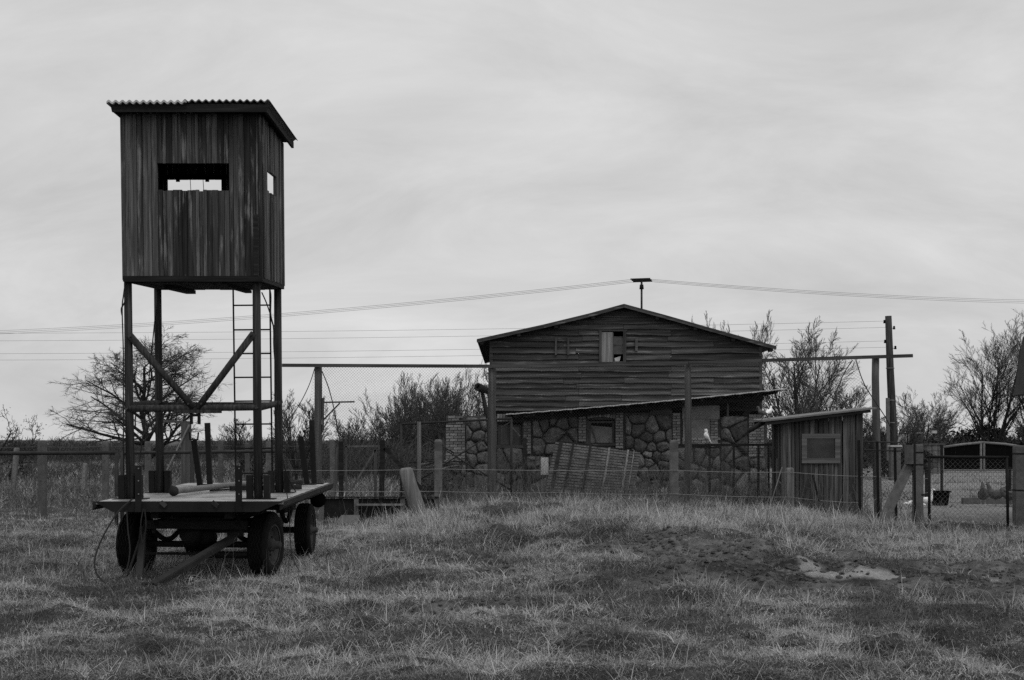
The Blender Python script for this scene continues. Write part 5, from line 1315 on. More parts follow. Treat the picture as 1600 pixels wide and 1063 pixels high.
def tree(name, label, px, D, top, width, seed, group=None, leaves=0, leafmat='leaf', cat='tree', base=None, sq=1.0, **kw):
    x = PX(px, D); z = gh(x, D) if base is None else base
    tr_, tw, tips, fi = grow(seed, **kw)
    zs_ = np.array([s[1][2] for s in tw + tr_ + fi]); xs_ = np.array([s[1][0] for s in tw + tr_ + fi])
    H = PZ(top, D) - z; W = width / F * D
    sz = H / np.percentile(zs_, 99.7); sx = W / (np.percentile(xs_, 99) - np.percentile(xs_, 1)); cx = (np.percentile(xs_, 99) + np.percentile(xs_, 1)) / 2 * 0.6
    sc_ = lambda v: Vector(((v[0] - cx * min(1, max(0, v[2]))) * sx, v[1] * sx * sq, v[2] * sz))
    o = thing(name, label, cat, (x, D, z), group=group)
    for nm, sg, mt, sd in (('trunk', tr_, 'bark', 5), ('crown', tw, 'twig', 3)):
        me_ = seg_mesh(nm, [(sc_(a), sc_(b_), r0, r1) for a, b_, r0, r1 in sg], M[mt], sd)
        c = bpy.data.objects.new(nm, me_); COL.objects.link(c); c.parent = o
    if fi:
        c = bpy.data.objects.new('end_twigs', fine_mesh('end_twigs', [(sc_(a), sc_(b_), r0) for a, b_, r0 in fi], M['twig'])); COL.objects.link(c); c.parent = o; c['kind'] = 'stuff'
    if leaves:
        r = random.Random(seed + 5); mb = MB()
        for p, d_ in tips:
            p = sc_(p)
            for _ in range(leaves):
                c = p + Vector((r.gauss(0, 0.10), r.gauss(0, 0.10), r.gauss(0, 0.08))); a = Vector((r.gauss(0, 1), r.gauss(0, 1), r.gauss(0, 1))).normalized() * 0.032; b_ = Vector((r.gauss(0, 1), r.gauss(0, 1), r.gauss(0, 1))).normalized() * 0.02
                mb.add([c - a, c + b_, c + a, c - b_], [(0, 1, 2, 3)])
        tag(mb.build('leaves', M[leafmat], o), kind='stuff')
    return o
SP = dict(stems=1, height=7, trunk_r=0.22, levels=4, kids=[16, 10, 8, 9], spread=48, up=0.03, ratio=0.64, wob=0.10, first=0.10, minr=0.009)
tree('field_tree', 'wide round-crowned tree with fine twigs seen through the tower legs', 227, 72, 520, 225, 3, leaves=0, **SP)
SH = dict(stems=9, height=4, trunk_r=0.06, levels=4, kids=[8, 6, 5, 9], spread=26, up=0.055, ratio=0.58, wob=0.05, first=0.10, minr=0.0056, lean_=0.5)
def shrub(px, D, top, width, seed, label, group='bare shrubs behind the meadow', **kw):
    k = dict(SH); k.update(kw); return tree('bare_shrub', label, px, D, top, width, seed, group, cat='shrub', **k)
tree('hawthorn', 'gnarled small tree at the left edge of the picture', 10, 55, 640, 95, 8, leaves=1, stems=3, height=3, trunk_r=0.09, levels=3, kids=[9, 6, 5], spread=50, up=0.08, ratio=0.55, wob=0.25, first=0.2, minr=0.010)
shrub(470, 52, 612, 85, 11, 'thin bare shrub just left of the netted aviary post', stems=7)
shrub(395, 56, 655, 95, 12, 'low bare shrub seen through the tower ladder', stems=8)
shrub(565, 64, 640, 90, 13, 'low bare shrub at the left end of the thicket', stems=10)
shrub(618, 66, 612, 110, 14, 'middle-sized bare shrub in the left half of the thicket', stems=11)
shrub(640, 67, 598, 100, 31, 'bare shrub between the tallest and the middle-sized thicket shrubs', stems=11)
shrub(697, 66, 580, 90, 32, 'bare shrub just right of the tallest thicket shrub', stems=11)
shrub(668, 64, 583, 110, 15, 'tallest dense bare shrub in the middle of the thicket', stems=10)
shrub(722, 62, 586, 105, 16, 'dense bare shrub of the thicket next to the barn', stems=10)
shrub(765, 58, 570, 80, 17, 'bare shrub half hidden behind the barn corner', stems=9, wob=0.25)
BT = dict(stems=4, height=7, trunk_r=0.12, levels=4, kids=[11, 8, 6, 9], spread=31, up=0.06, ratio=0.56, wob=0.06, first=0.14, minr=0.0066, lean_=0.28)
def btree(px, D, top, width, seed, label, **kw):
    k = dict(BT); k.update(kw); return tree('bare_tree', label, px, D, top, width, seed, 'bare trees behind the yard', **k)
btree(1248, 60, 508, 150, 21, 'slender bare tree rising behind the small shed', stems=4)
btree(1150, 70, 486, 120, 22, 'bare treetop showing above the right barn roof slope', stems=3)
btree(1318, 70, 570, 110, 23, 'lower bare tree beside the right aviary post', stems=3)
btree(1556, 82, 478, 150, 25, 'tall bare tree near the right edge', stems=5)
btree(1622, 80, 490, 120, 26, 'bare tree cut by the right edge of the picture', stems=4)
shrub(1445, 78, 594, 115, 24, 'rounded bare shrub right of the utility pole', stems=12, up=0.05, spread=30)
shrub(1225, 52, 600, 110, 27, 'bare shrub tucked between barn and small shed', stems=6)
shrub(1385, 62, 640, 110, 28, 'low bare shrub behind the utility pole', stems=10)
shrub(1290, 48, 640, 120, 29, 'low bare shrub directly behind the small shed roof', stems=6)
def evergreen(px, D, top, width, seed, label, mat='ever', n=5200):
    x = PX(px, D); z = gh(x, D); H = PZ(top, D) - z; W = width / F * D / 2; r = random.Random(seed)
    o = thing('evergreen_bush', label, 'bush', (x, D, z), group='dark evergreen bushes behind the yard')
    lobes = [(r.uniform(-0.75, 0.75) * W, r.uniform(-0.6, 0.6) * W, r.uniform(0.3, 0.8) * H, r.uniform(0.25, 0.42) * W) for _ in range(16)]
    mb = MB()
    for i in range(n):
        lx_, ly_, lz_, lr = r.choice(lobes); d_ = Vector((r.gauss(0, 1), r.gauss(0, 1), r.gauss(0, 1))).normalized() * lr * r.random() ** 0.4
        c = Vector((lx_, ly_, lz_)) + Vector((d_.x, d_.y, d_.z * 0.8)); c.z = max(0.02, c.z)
        if i % 3 == 0: c.z *= r.random()
        a = Vector((r.gauss(0, 1), r.gauss(0, 1), r.gauss(0, 1))).normalized() * 0.10; b_ = Vector((r.gauss(0, 1), r.gauss(0, 1), r.gauss(0, 1))).normalized() * 0.05
        mb.add([c - a, c + b_, c + a, c - b_], [(0, 1, 2, 3)])
    tag(mb.build('crown', M[mat], o), kind='stuff')
    st = MB(); st.path([(0, 0, -0.1), (0.05, 0, H * 0.4), (0, 0.05, H * 0.7)], [0.08, 0.06, 0.02], 6); st.build('trunk', M['bark'], o)
    return o
evergreen(1515, 84, 645, 95, 41, 'dark evergreen bush behind the left leaf of the double gate')
evergreen(1585, 84, 655, 90, 42, 'dark evergreen bush behind the right leaf of the double gate')
evergreen(1300, 64, 668, 130, 43, 'dark evergreen bush showing behind the board shed', n=4000)
evergreen(1410, 68, 672, 90, 44, 'low dark evergreen bush left of the stone gate pillar', n=3500)
# far hedge and rough scrub on the field edge: one mass
def scrub_mass(name, label, xs_px, D0, D1, tops, n, seed, mat='twig', mat2='ever'):
    r = random.Random(seed); segs = []
    for i in range(n):
        px = r.uniform(*xs_px); D = r.uniform(D0, D1); x = PX(px, D); z = gh(x, D)
        H = max(0.25, (PZ(tops + 15 * (float(vnoise(np.array(px * 0.05), np.array(1.0 * seed))) - 0.5), D) - z)) * r.uniform(0.35, 1.0)
        p = Vector((x, D, z - 0.05)); d_ = Vector((r.gauss(0, 0.3), r.gauss(0, 0.3), 1)).normalized()
        for k in range(3):
            q = p + d_ * H / 3; segs.append((p, q, 0.025 * D / 60 * (1 - 0.25 * k), 0.025 * D / 60 * (0.75 - 0.25 * k)))
            if k:
                for _ in range(2):
                    e = (d_ + Vector((r.gauss(0, 0.7), r.gauss(0, 0.7), r.gauss(0, 0.4)))).normalized(); segs.append((q, q + e * H * 0.3, 0.013 * D / 60, 0.006 * D / 60))
            p = q; d_ = (d_ + Vector((r.gauss(0, 0.3), r.gauss(0, 0.3), 0.1))).normalized()
    me_ = seg_mesh(name, segs, M[mat], 3); o = bpy.data.objects.new(name, me_); COL.objects.link(o)
    return tag(o, label, 'hedge', kind='stuff')
scrub_mass('field_hedge', 'far dark hedge line along the left horizon', (-120, 560), 95, 140, 689, 3600, 5)
scrub_mass('thicket_underwood', 'dark underwood at the foot of the thicket', (440, 800), 55, 75, 688, 2600, 6)
scrub_mass('yard_underwood', 'dark underwood behind the yard and shed', (1180, 1660), 80, 98, 680, 3000, 7)
scrub_mass('field_scrub', 'rough dark scrub across the left field', (-120, 540), 50, 95, 722, 1500, 8)
# brushwood heap left of the stone wall and dead stalks along the fences
segs = []; r = random.Random(71)
for i in range(700):
    D = r.uniform(36.0, 37.6); px = r.gauss(672, 20); x = PX(px, D); zt = max(0.1, 1.05 - abs(px - 676) * 0.016); z = r.uniform(0, zt)
    a = Vector((x, D, z)); e = Vector((r.gauss(0, 1), r.gauss(0, 0.5), r.gauss(0, 0.35))).normalized() * r.uniform(0.2, 0.6)
    segs.append((a - e / 2, a + e / 2, 0.012, 0.006))
o = bpy.data.objects.new('brushwood_heap', seg_mesh('brushwood_heap', segs, M['twig'])); COL.objects.link(o); tag(o, 'heap of dark brushwood left of the stone wall', 'brushwood', kind='stuff')
segs = []
def stalks(n, x0, x1, y0, y1, h0, h1, rr):
    for i in range(n):
        x, y = r.uniform(x0, x1), r.uniform(y0, y1); p = Vector((x, y, gh(x, y) - 0.03)); d_ = Vector((r.gauss(0, 0.28), r.gauss(0, 0.28), 1)).normalized(); L = r.uniform(h0, h1)
        for k in range(4):
            q = p + d_ * L / 4; segs.append((p, q, rr * (1 - 0.2 * k), rr * (0.8 - 0.2 * k)))
            if k > 1 and r.random() < 0.7:
                e = (d_ + Vector((r.gauss(0, 0.8), r.gauss(0, 0.8), 0.2))).normalized(); segs.append((q, q + e * L * 0.2, rr * 0.5, rr * 0.3))
            p = q; d_ = (d_ + Vector((r.gauss(0, 0.15), r.gauss(0, 0.15), 0))).normalized()
stalks(520, -1.6, 8.4, 28.6, 31.6, 0.3, 0.95, 0.006); stalks(750, -1.6, 8, 33.5, 39.4, 0.4, 1.2, 0.007); stalks(120, -2.0, 6.5, 22, 28, 0.2, 0.6, 0.004); stalks(70, -4.5, -1.2, 26.3, 29.5, 0.3, 0.8, 0.005)
stalks(110, -10.5, -5, 25.5, 29.5, 0.4, 1.0, 0.006); stalks(60, -5.2, -2.2, 15.6, 20.5, 0.2, 0.5, 0.004); stalks(40, 5.8, 8.2, 27.5, 30.4, 0.4, 0.9, 0.005)
o = bpy.data.objects.new('dead_stalks', seg_mesh('dead_stalks', segs, M['stalk'])); COL.objects.link(o); tag(o, 'thin dead weed stalks along the fences and walls', 'weeds', kind='stuff')

# ------------------------------------------------------------------ mast, pole and wires
D = 46.0; ms = thing('roof_mast', 'steel roof mast with three stacked cross bars above the barn ridge', 'mast', (PX(1002.5, D), D, PZ(500, D)))
def mp_(px, py, d=0): return P(px, py, D + d) - ms.location
MB().tube(mp_(1002.5, 500), mp_(1002.5, 437), 0.034, n=10).build('pipe', M['steel_mid'], ms, True)
MB().tube(mp_(1002.5, 452), mp_(1002.5, 445), 0.075, 0.06, 10).build('collar', M['steel'], ms, True)
for a, b_, d_ in (((985, 436.5), (1016, 435.5), -0.2), ((987, 438.5), (1018, 437.5), 0.0), ((989, 440.5), (1019, 439.5), 0.2)):
    MB().beam(mp_(*a, d_), mp_(*b_, d_), 0.05, 0.04).build('cross_bar', M['steel'], ms)
MB().beam(mp_(1001, 438, -0.3), mp_(1003, 438, 0.3), 0.06, 0.05).build('saddle', M['steel'], ms)
def wire_obj(pts, r, label, group):
    mb = MB(); mb.path(pts, r, 4); return tag(mb.build('overhead_wire', M['wire'], None), label, 'wire', group)
def span(p, q, sag, n=24): return [p.lerp(q, i / n) - Vector((0, 0, sag * 4 * (i / n) * (1 - i / n))) for i in range(n + 1)]
for i, nm in enumerate(('highest', 'middle', 'lowest')):
    d_ = (i - 1) * 0.2
    wire_obj(span(P(986 + 2 * i, 437 + 2 * i, D + d_), P(-60, 519 + 2.6 * i, 62 + d_), 0.25), 0.005, nm + ' of the three wires running left from the roof mast', 'wires of the roof mast')
    wire_obj(span(P(1016 + 1.5 * i, 436.5 + 2 * i, D + d_), P(1680, 470 + 2.6 * i, 62 + d_), 0.15), 0.005, nm + ' of the three wires running right from the roof mast', 'wires of the roof mast')
D = 60.0; px_, base = 1392, gh(PX(1392, D), D)
up_ = thing('utility_pole', 'tall wooden utility pole with porcelain insulators right of the shed', 'utility pole', (PX(1394, D), D, base))
def uq(px, py, d=0): return P(px, py, D + d) - up_.location
mb = MB(); mb.path([(0.05, 0, -0.2), uq(1394, 640), uq(1391, 580), uq(1388, 494)], [0.19, 0.175, 0.16, 0.14], 12); mb.build('pole', M['leg'], up_, True)
MB().beam(uq(1388, 720, -0.22), uq(1387, 622, -0.22), 0.14, 0.12, (0, 1, 0)).build('stub_post', M['concrete'], up_)
for py in (555, 575, 625, 660): MB().tube(uq(1391 + (py - 580) * 0.03, py), uq(1391 + (py - 580) * 0.03, py + 1.2), 0.185, n=12).build('binding', M['galv'], up_)
ins = [(1382, 503), (1397, 512.5), (1383, 534), (1399, 543.5)]
for px, py in ins:
    b_ = MB(); b_.tube(uq(1388, py + 1), uq(px, py + 1.5), 0.012, n=6); b_.tube(uq(px, py + 2), uq(px, py - 0.5), 0.012, n=6); b_ = b_.build('hook', M['steel'], up_)
    mb = MB(); mb.lathe([(0.0, -0.07), (0.05, -0.065), (0.055, -0.02), (0.04, 0.0), (0.05, 0.04), (0.03, 0.08), (0, 0.085)], Matrix.Translation(uq(px, py)) @ Matrix.Rotation(R(-90), 4, 'Y'), 12)
    mb.build('insulator', M['black'], b_, True)
for (px, py), yl, nm in zip(ins, (521, 533, 553, 563), ('topmost', 'second', 'third', 'lowest')):
    wire_obj(span(P(px - 1, py - 1, D), P(-60, yl, D + 4), 0.12), 0.005, nm + ' of the four wires running left from the utility pole', 'wires of the utility pole')

# ------------------------------------------------------------------ yard on the right
GY = 24.6
gt = thing('chain_link_gate', 'small chain-link gate in a dark tube frame at the right', 'gate', (PX(1449, GY), GY, 0))
def gq(px, py, d=0): return P(px, py, GY + d) - gt.location
for a, b_ in (((1452, 715), (1452, 832)), ((1573, 715), (1575, 832)), ((1449, 714), (1576, 715)), ((1452, 826), (1575, 828))):
    MB().tube(gq(*a), gq(*b_), 0.026, n=8).build('frame_tube', M['steel'], gt, True)
for a, b_ in (((1449, 714), (1451.5, 836)), ((1577, 714), (1578, 838))): pass
tag(chain((0.03, 0.02), (PX(1574, GY) - gt.location.x, 0.02), 0.05, PZ(716, GY), 0.062, 0.0025).build('wire_mesh', M['wire'], gt), kind='stuff')
MB().box((-0.03, -0.03, PZ(775, GY)), (-0.10, 0.02, PZ(772, GY))).build('latch', M['steel'], gt)
def gpost(label, px, D, w, top, mat='concrete', bands=()):
    x = PX(px, D); o = thing('gate_post', label, 'post', (x, D, gh(x, D)), group='concrete posts by the chain-link gate')
    mb = MB(); z1 = PZ(top, D) - o.location.z
    rings = []
    for z, k in ((-0.2, 1), (z1 * 0.5, 0.99), (z1 - 0.03, 0.97), (z1, 0.86)):
        rings.append([(-w / 2 * k, -w / 2 * k, z), (w / 2 * k, -w / 2 * k, z), (w / 2 * k, w / 2 * k, z), (-w / 2 * k, w / 2 * k, z)])
    mb.loft(rings); mb.build('shaft', M[mat], o)
    for py in bands:
        z = PZ(py, D) - o.location.z; MB().box((-w * 0.53, -w * 0.53, z - 0.012), (w * 0.53, w * 0.53, z + 0.012)).build('wire_band', M['steel'], o)
    return o
gp = gpost('rough concrete post holding the slanting strut left of the gate', 1434, 25.4, 0.16, 694, 'concrete', (707, 726))
gpost('wide concrete post cut by the right edge of the picture', 1593, 24.9, 0.19, 696, 'concrete', (709, 766))
bl = MB().box((PX(1413, 25.5) - gp.location.x, -0.08, PZ(725, 25.5) - gp.location.z), (PX(1428, 25.5) - gp.location.x, 0.09, PZ(695.5, 25.5) - gp.location.z)).build('head_block', M['concrete'], gp)
a, b_ = P(1421, 727, 25.5) - gp.location, P(1376, 795, 25.2) - gp.location; b_.z = min(b_.z, 0.05)
MB().beam(a, b_, 0.15, 0.15, (0, 1, 0)).build('strut', M['concrete'], gp)
MB().tube(P(1429, 690, 25.2) - gp.location, P(1430, 836, 25.0) - gp.location, 0.02, n=6).build('iron_rod', M['steel'], gp)
D = 27.5; sf = thing('yard_side_fence', 'dark iron posts and rails beside the shed towards the gate', 'fence', (0, D, 0))
for px, top in ((1348, 688), (1377, 690), (1405, 700)):
    x = PX(px, D); MB().tube((x, 0.2, gh(x, D) - 0.1), (x - 0.03, 0.2, PZ(top, D)), 0.028, n=6).build('post', M['steel'], sf)
for py in (690, 703): MB().tube(P(1350, py, D + .2) - sf.location, P(1408, py + 2, D + .2) - sf.location, 0.016, n=6).build('rail', M['steel_mid'], sf)
tag(chain((PX(1350, D), 0.22), (PX(1430, D), 0.22), 0.05, PZ(703, D), 0.06, 0.0025).build('wire_mesh', M['wire'], sf), kind='stuff')
# wire mesh fence inside the yard
D = 36.5; yf = thing('yard_mesh_fence', 'low fence of fine upright wires behind the hens', 'fence', (0, D, 0))
z0, z1 = 0.02, PZ(734, D)
tag(grid(Vector((PX(1448, D), 0, z1)), Vector((PX(1640, D), 0, z1)), Vector((PX(1640, D), 0, z0)), Vector((PX(1448, D), 0, z0)), 72, 5, 0.004).build('wire_grid', M['wire'], yf), kind='stuff')
for px, top in ((1448, 730), (1472, 695), (1579, 730), (1640, 730)):
    x = PX(px, D); MB().box((x - 0.03, 0.01, -0.1), (x + 0.03, 0.06, PZ(top, D))).build('post', M['steel'], yf)
MB().tube(P(1473, 762, D) - yf.location, P(1490, 745, D) - yf.location, 0.008, n=5).build('stay_wire', M['wire'], yf)
MB().box((PX(1494, D), -0.6, 0.0), (PX(1640, D), -0.42, 0.16)).build('kerb_board', M['concrete'], yf)
# double gate of dark sheets with an arched pale tube
D = 72.0; x = PX(1536, D); dg = thing('double_yard_gate', 'wide arched double gate of dark sheets with pale tube frame', 'gate', (x, D, gh(x, D)))
def dq(px, py): return P(px, py, D) - dg.location
arch = [(1473, 699), (1500, 695), (1535, 691.5), (1570, 694), (1602, 699)]
for s, rng_ in ((0, arch[:3]), (1, arch[2:])):
    pts = [dq(*p) for p in rng_]; lf = MB()
    lf.path(pts, 0.07, 6); lf = lf.build('leaf_frame', M['galv'], dg, True)
    n_ = 9
    for k in range(n_):
        u0, u1 = k / n_, (k + 1) / n_
        xa, xb = lerp(pts[0].x, pts[-1].x, u0), lerp(pts[0].x, pts[-1].x, u1)
        zt = float(np.interp((xa + xb) / 2, [p.x for p in pts], [p.z for p in pts])) - 0.05
        MB().box((xa + 0.006, 0.02, 0.12), (xb - 0.006, 0.05, zt)).build('panel', M['black'], lf)
    e = pts[-1] if s == 0 else pts[0]; dx = -0.08 if s == 0 else 0.08
    MB().tube((e.x + dx, 0, 0.05), (e.x + dx, 0, e.z), 0.06, n=6).build('stile', M['galv'], lf)
    e = pts[0] if s == 0 else pts[-1]
    MB().tube((e.x, 0, 0.05), (e.x, 0, e.z), 0.06, n=6).build('stile', M['galv'], lf)
    MB().tube((pts[0].x + 0.08 * s, 0, 0.12), (pts[-1].x, 0, 0.12), 0.05, n=6).build('bottom_tube', M['galv'], lf)
D = 70.0; x = PX(1458, D); pl = thing('stone_gate_pillar', 'stone gate pillar with a rounded planted top and small lamp', 'pillar', (x, D, gh(x, D)))
w = 0.42
for j in range(5):
    for i in range(3):
        k = random.Random(j * 7 + i); MB().box((-w + i * 0.28 + 0.01, -0.3 - k.uniform(0, 0.03), 0.02 + j * 0.28), (-w + i * 0.28 + 0.27, 0.3, 0.28 + j * 0.28)).build('stone', M['stone'], pl)
MB().box((-0.5, -0.36, 1.42), (0.5, 0.36, 1.50)).build('cap_slab', M['concrete'], pl)
mb = MB(); r = random.Random(6)
for i in range(500):
    d_ = Vector((r.gauss(0, 1), r.gauss(0, 1), abs(r.gauss(0, 1)))).normalized() * r.uniform(0.2, 0.42); c = Vector((0, 0, 1.5)) + Vector((d_.x, d_.y * 0.7, d_.z * 0.75))
    a = Vector((r.gauss(0, 1), r.gauss(0, 1), r.gauss(0, 1))).normalized() * 0.08; b_ = Vector((r.gauss(0, 1), r.gauss(0, 1), r.gauss(0, 1))).normalized() * 0.05
    mb.add([c - a, c + b_, c + a, c - b_], [(0, 1, 2, 3)])
tag(mb.build('planting', M['leaf'], pl), kind='stuff')
MB().tube((0.05, 0, 1.5), (0.05, 0, 2.0), 0.03, n=6).build('lamp_stem', M['steel'], pl)
lm = MB().box((-0.06, -0.1, 2.0), (0.16, 0.1, 2.16)).build('lamp_glass', M['sheet_pale'], pl)
MB().hexa([(-0.1, -0.13, 2.161), (0.2, -0.13, 2.161), (0.2, 0.13, 2.161), (-0.1, 0.13, 2.161), (0.0, -0.03, 2.25), (0.1, -0.03, 2.25), (0.1, 0.03, 2.25), (0.0, 0.03, 2.25)]).build('lamp_roof', M['steel'], lm)
D = 66.0; x = PX(1437, D); o = thing('second_lamp_post', 'thin dark garden lamp post left of the stone pillar', 'lamp post', (x, D, gh(x, D)))
MB().tube((0, 0, -0.1), (0, 0, PZ(678, D) - o.location.z), 0.06, n=8).build('stem', M['steel'], o); MB().box((-0.2, -0.08, PZ(678, D) - o.location.z), (0.06, 0.08, PZ(675.5, D) - o.location.z)).build('lamp_head', M['galv'], o)
D = 62.0; x = PX(1411, D); sg = thing('notice_board', 'pale square board standing behind the concrete gate post', 'board', (x, D, gh(x, D)))
z0, z1 = PZ(697, D) - sg.location.z, PZ(678.5, D) - sg.location.z
MB().box((-0.23, 0, z0 - 0.3), (0.17, 0.03, z1)).build('board_face', M['sheet_pale'], sg); MB().box((0.22, -0.03, -0.1), (0.28, 0.03, z1)).build('pale_post', M['sheet_pale'], sg); MB().box((0.172, -0.02, -0.1), (0.215, 0.05, z1)).build('dark_post', M['steel'], sg)
D = 58.0; x = PX(1398, D); o = thing('yard_pillar', 'short pale masonry pillar right of the utility pole', 'pillar', (x, D, gh(x, D)))
MB().box((-0.2, -0.2, -0.1), (0.2, 0.2, PZ(696, D) - o.location.z - 0.06)).build('shaft', M['concrete'], o); MB().box((-0.24, -0.24, PZ(696, D) - o.location.z - 0.059), (0.24, 0.24, PZ(696, D) - o.location.z)).build('cap', M['sheet_pale'], o)
# the neighbouring roof that just enters the frame
D = 30.0; nb = thing('neighbour_house', 'dark roof edge of a house entering at the right edge', 'house', (PX(1600, D), D, 0))
def nq(px, py, d=0): return P(px, py, D + d) - nb.location
rp = [(1588, 619), (1602, 530), (1660, 420)]
for (a, b_) in zip(rp, rp[1:]):
    p, q = nq(*a), nq(*b_); t_ = Vector((-0.06, 0, 0.02))
    MB().hexa([p, q, q + Vector((0, -8, 0)), p + Vector((0, -8, 0)), p + t_, q + t_, q + t_ + Vector((0, -8, 0)), p + t_ + Vector((0, -8, 0))]).build('roof', M['roof'], nb)
for k in range(6):
    z0 = lerp(nq(1588, 619).z, nq(1602, 530).z, k / 6); z1 = lerp(nq(1588, 619).z, nq(1602, 530).z, (k + 1) / 6) - 0.012; x0 = lerp(nq(1588, 619).x, nq(1602, 530).x, k / 6) + 0.05
    MB().box((x0, -0.08, z0), (1.6, -0.05, z1)).build('gable_board', M['hut_dark'], nb)
MB().box((0.6, -7.5, 0), (1.6, -0.15, nq(1588, 619).z)).build('wall', M['concrete'], nb)
# black tub and plank
D = 35.2; x = PX(1469, D); tb = thing('black_tub', 'black plastic tub on the ground beside the white goose', 'tub', (x, D, 0.0))
mb = MB()
def rr_ring(hx_, hy_, z, c=0.06): return [(sx * (hx_ - (c if k == 0 else 0)), sy * (hy_ - (c if k == 1 else 0)), z) for sx, sy, ks in ((1, 1, (1, 0)), (-1, 1, (0, 1)), (-1, -1, (1, 0)), (1, -1, (0, 1))) for k in ks]
z1 = PZ(767, D)
mb.loft([rr_ring(0.17, 0.14, 0.01), rr_ring(0.21, 0.17, z1 - 0.04), rr_ring(0.24, 0.2, z1 - 0.035), rr_ring(0.24, 0.2, z1), rr_ring(0.2, 0.16, z1 - 0.002), rr_ring(0.165, 0.13, 0.05)])
mb.build('shell', M['black'], tb)

# ------------------------------------------------------------------ birds
def bird(name, label, cat, loc_, rz, size, prof, legs, mats, group=None, extra=None, tilt=0.0):
    """prof: (x, z, half width, half height) from tail tip to beak tip, facing +X; one continuous skin."""
    o = thing(name, label, cat, loc_, (0, 0, rz), group)
    rings = []; n = 12
    ct, st_ = math.cos(tilt), math.sin(tilt); cz = prof[len(prof) // 3][1]
    prof = [(x * ct - (z - cz) * st_, cz + x * st_ + (z - cz) * ct, a, b_) for x, z, a, b_ in prof]
    P3 = []
    for i in range(len(prof) - 1):                    # smooth the spine
        p0, p1, p2, p3 = prof[max(i - 1, 0)], prof[i], prof[i + 1], prof[min(i + 2, len(prof) - 1)]
        for k in range(3):
            t_ = k / 3; P3.append([0.5 * (2 * b_ + (c - a) * t_ + (2 * a - 5 * b_ + 4 * c - d_) * t_ ** 2 + (3 * b_ - a - 3 * c + d_) * t_ ** 3) for a, b_, c, d_ in zip(p0, p1, p2, p3)])
    P3.append(list(prof[-1]))
    for i, (x, z, hw, hh) in enumerate(P3):
        a, b_ = P3[max(i - 1, 0)], P3[min(i + 1, len(P3) - 1)]; dx, dz = b_[0] - a[0], b_[1] - a[1]; L = math.hypot(dx, dz) or 1; nx_, nz_ = -dz / L, dx / L
        hw, hh = max(hw, 0.004), max(hh, 0.004)
        rings.append([Vector(((x + nx_ * hh * math.sin(2 * math.pi * k / n)) * size, hw * math.cos(2 * math.pi * k / n) * size, (z + nz_ * hh * math.sin(2 * math.pi * k / n)) * size)) for k in range(n)])
    mb = MB(); mb.loft(rings); mb.build('body', M[mats[0]], o, True)
    for s in (-1, 1):
        lg = MB(); lg.path([Vector((legs[0], s * legs[1], legs[2])) * size, Vector((legs[0] + 0.02, s * legs[1], legs[2] * 0.45)) * size, Vector((legs[0], s * legs[1], 0.012)) * size], 0.014 * size, 5)
        for a in (-0.5, 0, 0.5): lg.path([Vector((legs[0], s * legs[1], 0.012)) * size, Vector((legs[0] + 0.1 * math.cos(a), s * legs[1] + 0.1 * math.sin(a), 0.008)) * size], 0.009 * size, 4)
        lg.build('leg', M[mats[1]], o)
        wg = MB(); w_ = [(-0.34, 0.06, 0.0), (-0.2, 0.10, 0.05), (0.0, 0.13, 0.08), (0.14, 0.10, 0.05)] if extra is None else extra
        wr = []
        for (x, hh, t_) in w_:
            zz, hw = np.interp(x, [p[0] for p in P3[:int(len(P3) * 0.7)]], [p[1] for p in P3[:int(len(P3) * 0.7)]]), np.interp(x, [p[0] for p in P3[:int(len(P3) * 0.7)]], [p[2] for p in P3[:int(len(P3) * 0.7)]])
            wr.append([Vector((x, s * (hw * 0.9 + 0.02 * math.cos(a)) , zz + 0.01 + hh * math.sin(a))) * size for a in np.linspace(0, 2 * math.pi, 9)[:-1]])
        wg.loft(wr); wg.build('wing', M[mats[2]], o, True)
    return o
pigeon = [(-0.62, -0.02 + 0.36, 0.05, 0.015), (-0.42, 0.40, 0.07, 0.03), (-0.24, 0.46, 0.13, 0.10), (-0.02, 0.52, 0.175, 0.16), (0.14, 0.60, 0.15, 0.15), (0.22, 0.74, 0.09, 0.09), (0.25, 0.86, 0.075, 0.08), (0.31, 0.91, 0.06, 0.055), (0.38, 0.89, 0.025, 0.022), (0.44, 0.865, 0.008, 0.008)]
M['grey_f'] = mat_plain('grey_feathers', 0.11, 0.4, 14, 0.9, 0.2, 0.2, 0.004)
M['brown_f'] = mat_plain('hen_feathers', 0.085, 0.45, 16, 0.9, 0.2, 0.4, 0.008)
M['brown_d'] = mat_plain('dark_hen_feathers', 0.04, 0.45, 16, 0.9, 0.2, 0.4, 0.008)
zr = PZ(695, 33.5) + 0.03
c = P(1104, 695, 33.5); bird('pigeon', 'white pigeon perched on the dark rail before the stone wall', 'pigeon', (c.x, 33.5, zr + 0.0), R(190), 0.32, pigeon, (-0.02, 0.06, 0.38), ('white', 'grey_f', 'white'), 'pigeons', tilt=R(38))
def shed_roof_z(px): return PZ(657, HY_) + (PZ(637, HY_) - PZ(657, HY_)) * (px - 1190) / 176 + 0.017
c = P(1198, 655, 31.2); bird('pigeon', 'white hunched pigeon at the low end of the shed roof', 'pigeon', (PX(1202, 31.0), 31.0, shed_roof_z(1202) + 0.005), R(50), 0.30, pigeon, (-0.02, 0.06, 0.38), ('white', 'grey_f', 'white'), 'pigeons')
c = P(1186, 657, 31.0); bird('pigeon', 'grey pigeon stretching its neck at the end of the shed roof', 'pigeon', (PX(1190.5, 30.7), 30.7, shed_roof_z(1191) - 0.0), R(188), 0.30, pigeon, (-0.02, 0.06, 0.38), ('grey_f', 'steel', 'grey_f'), 'pigeons')
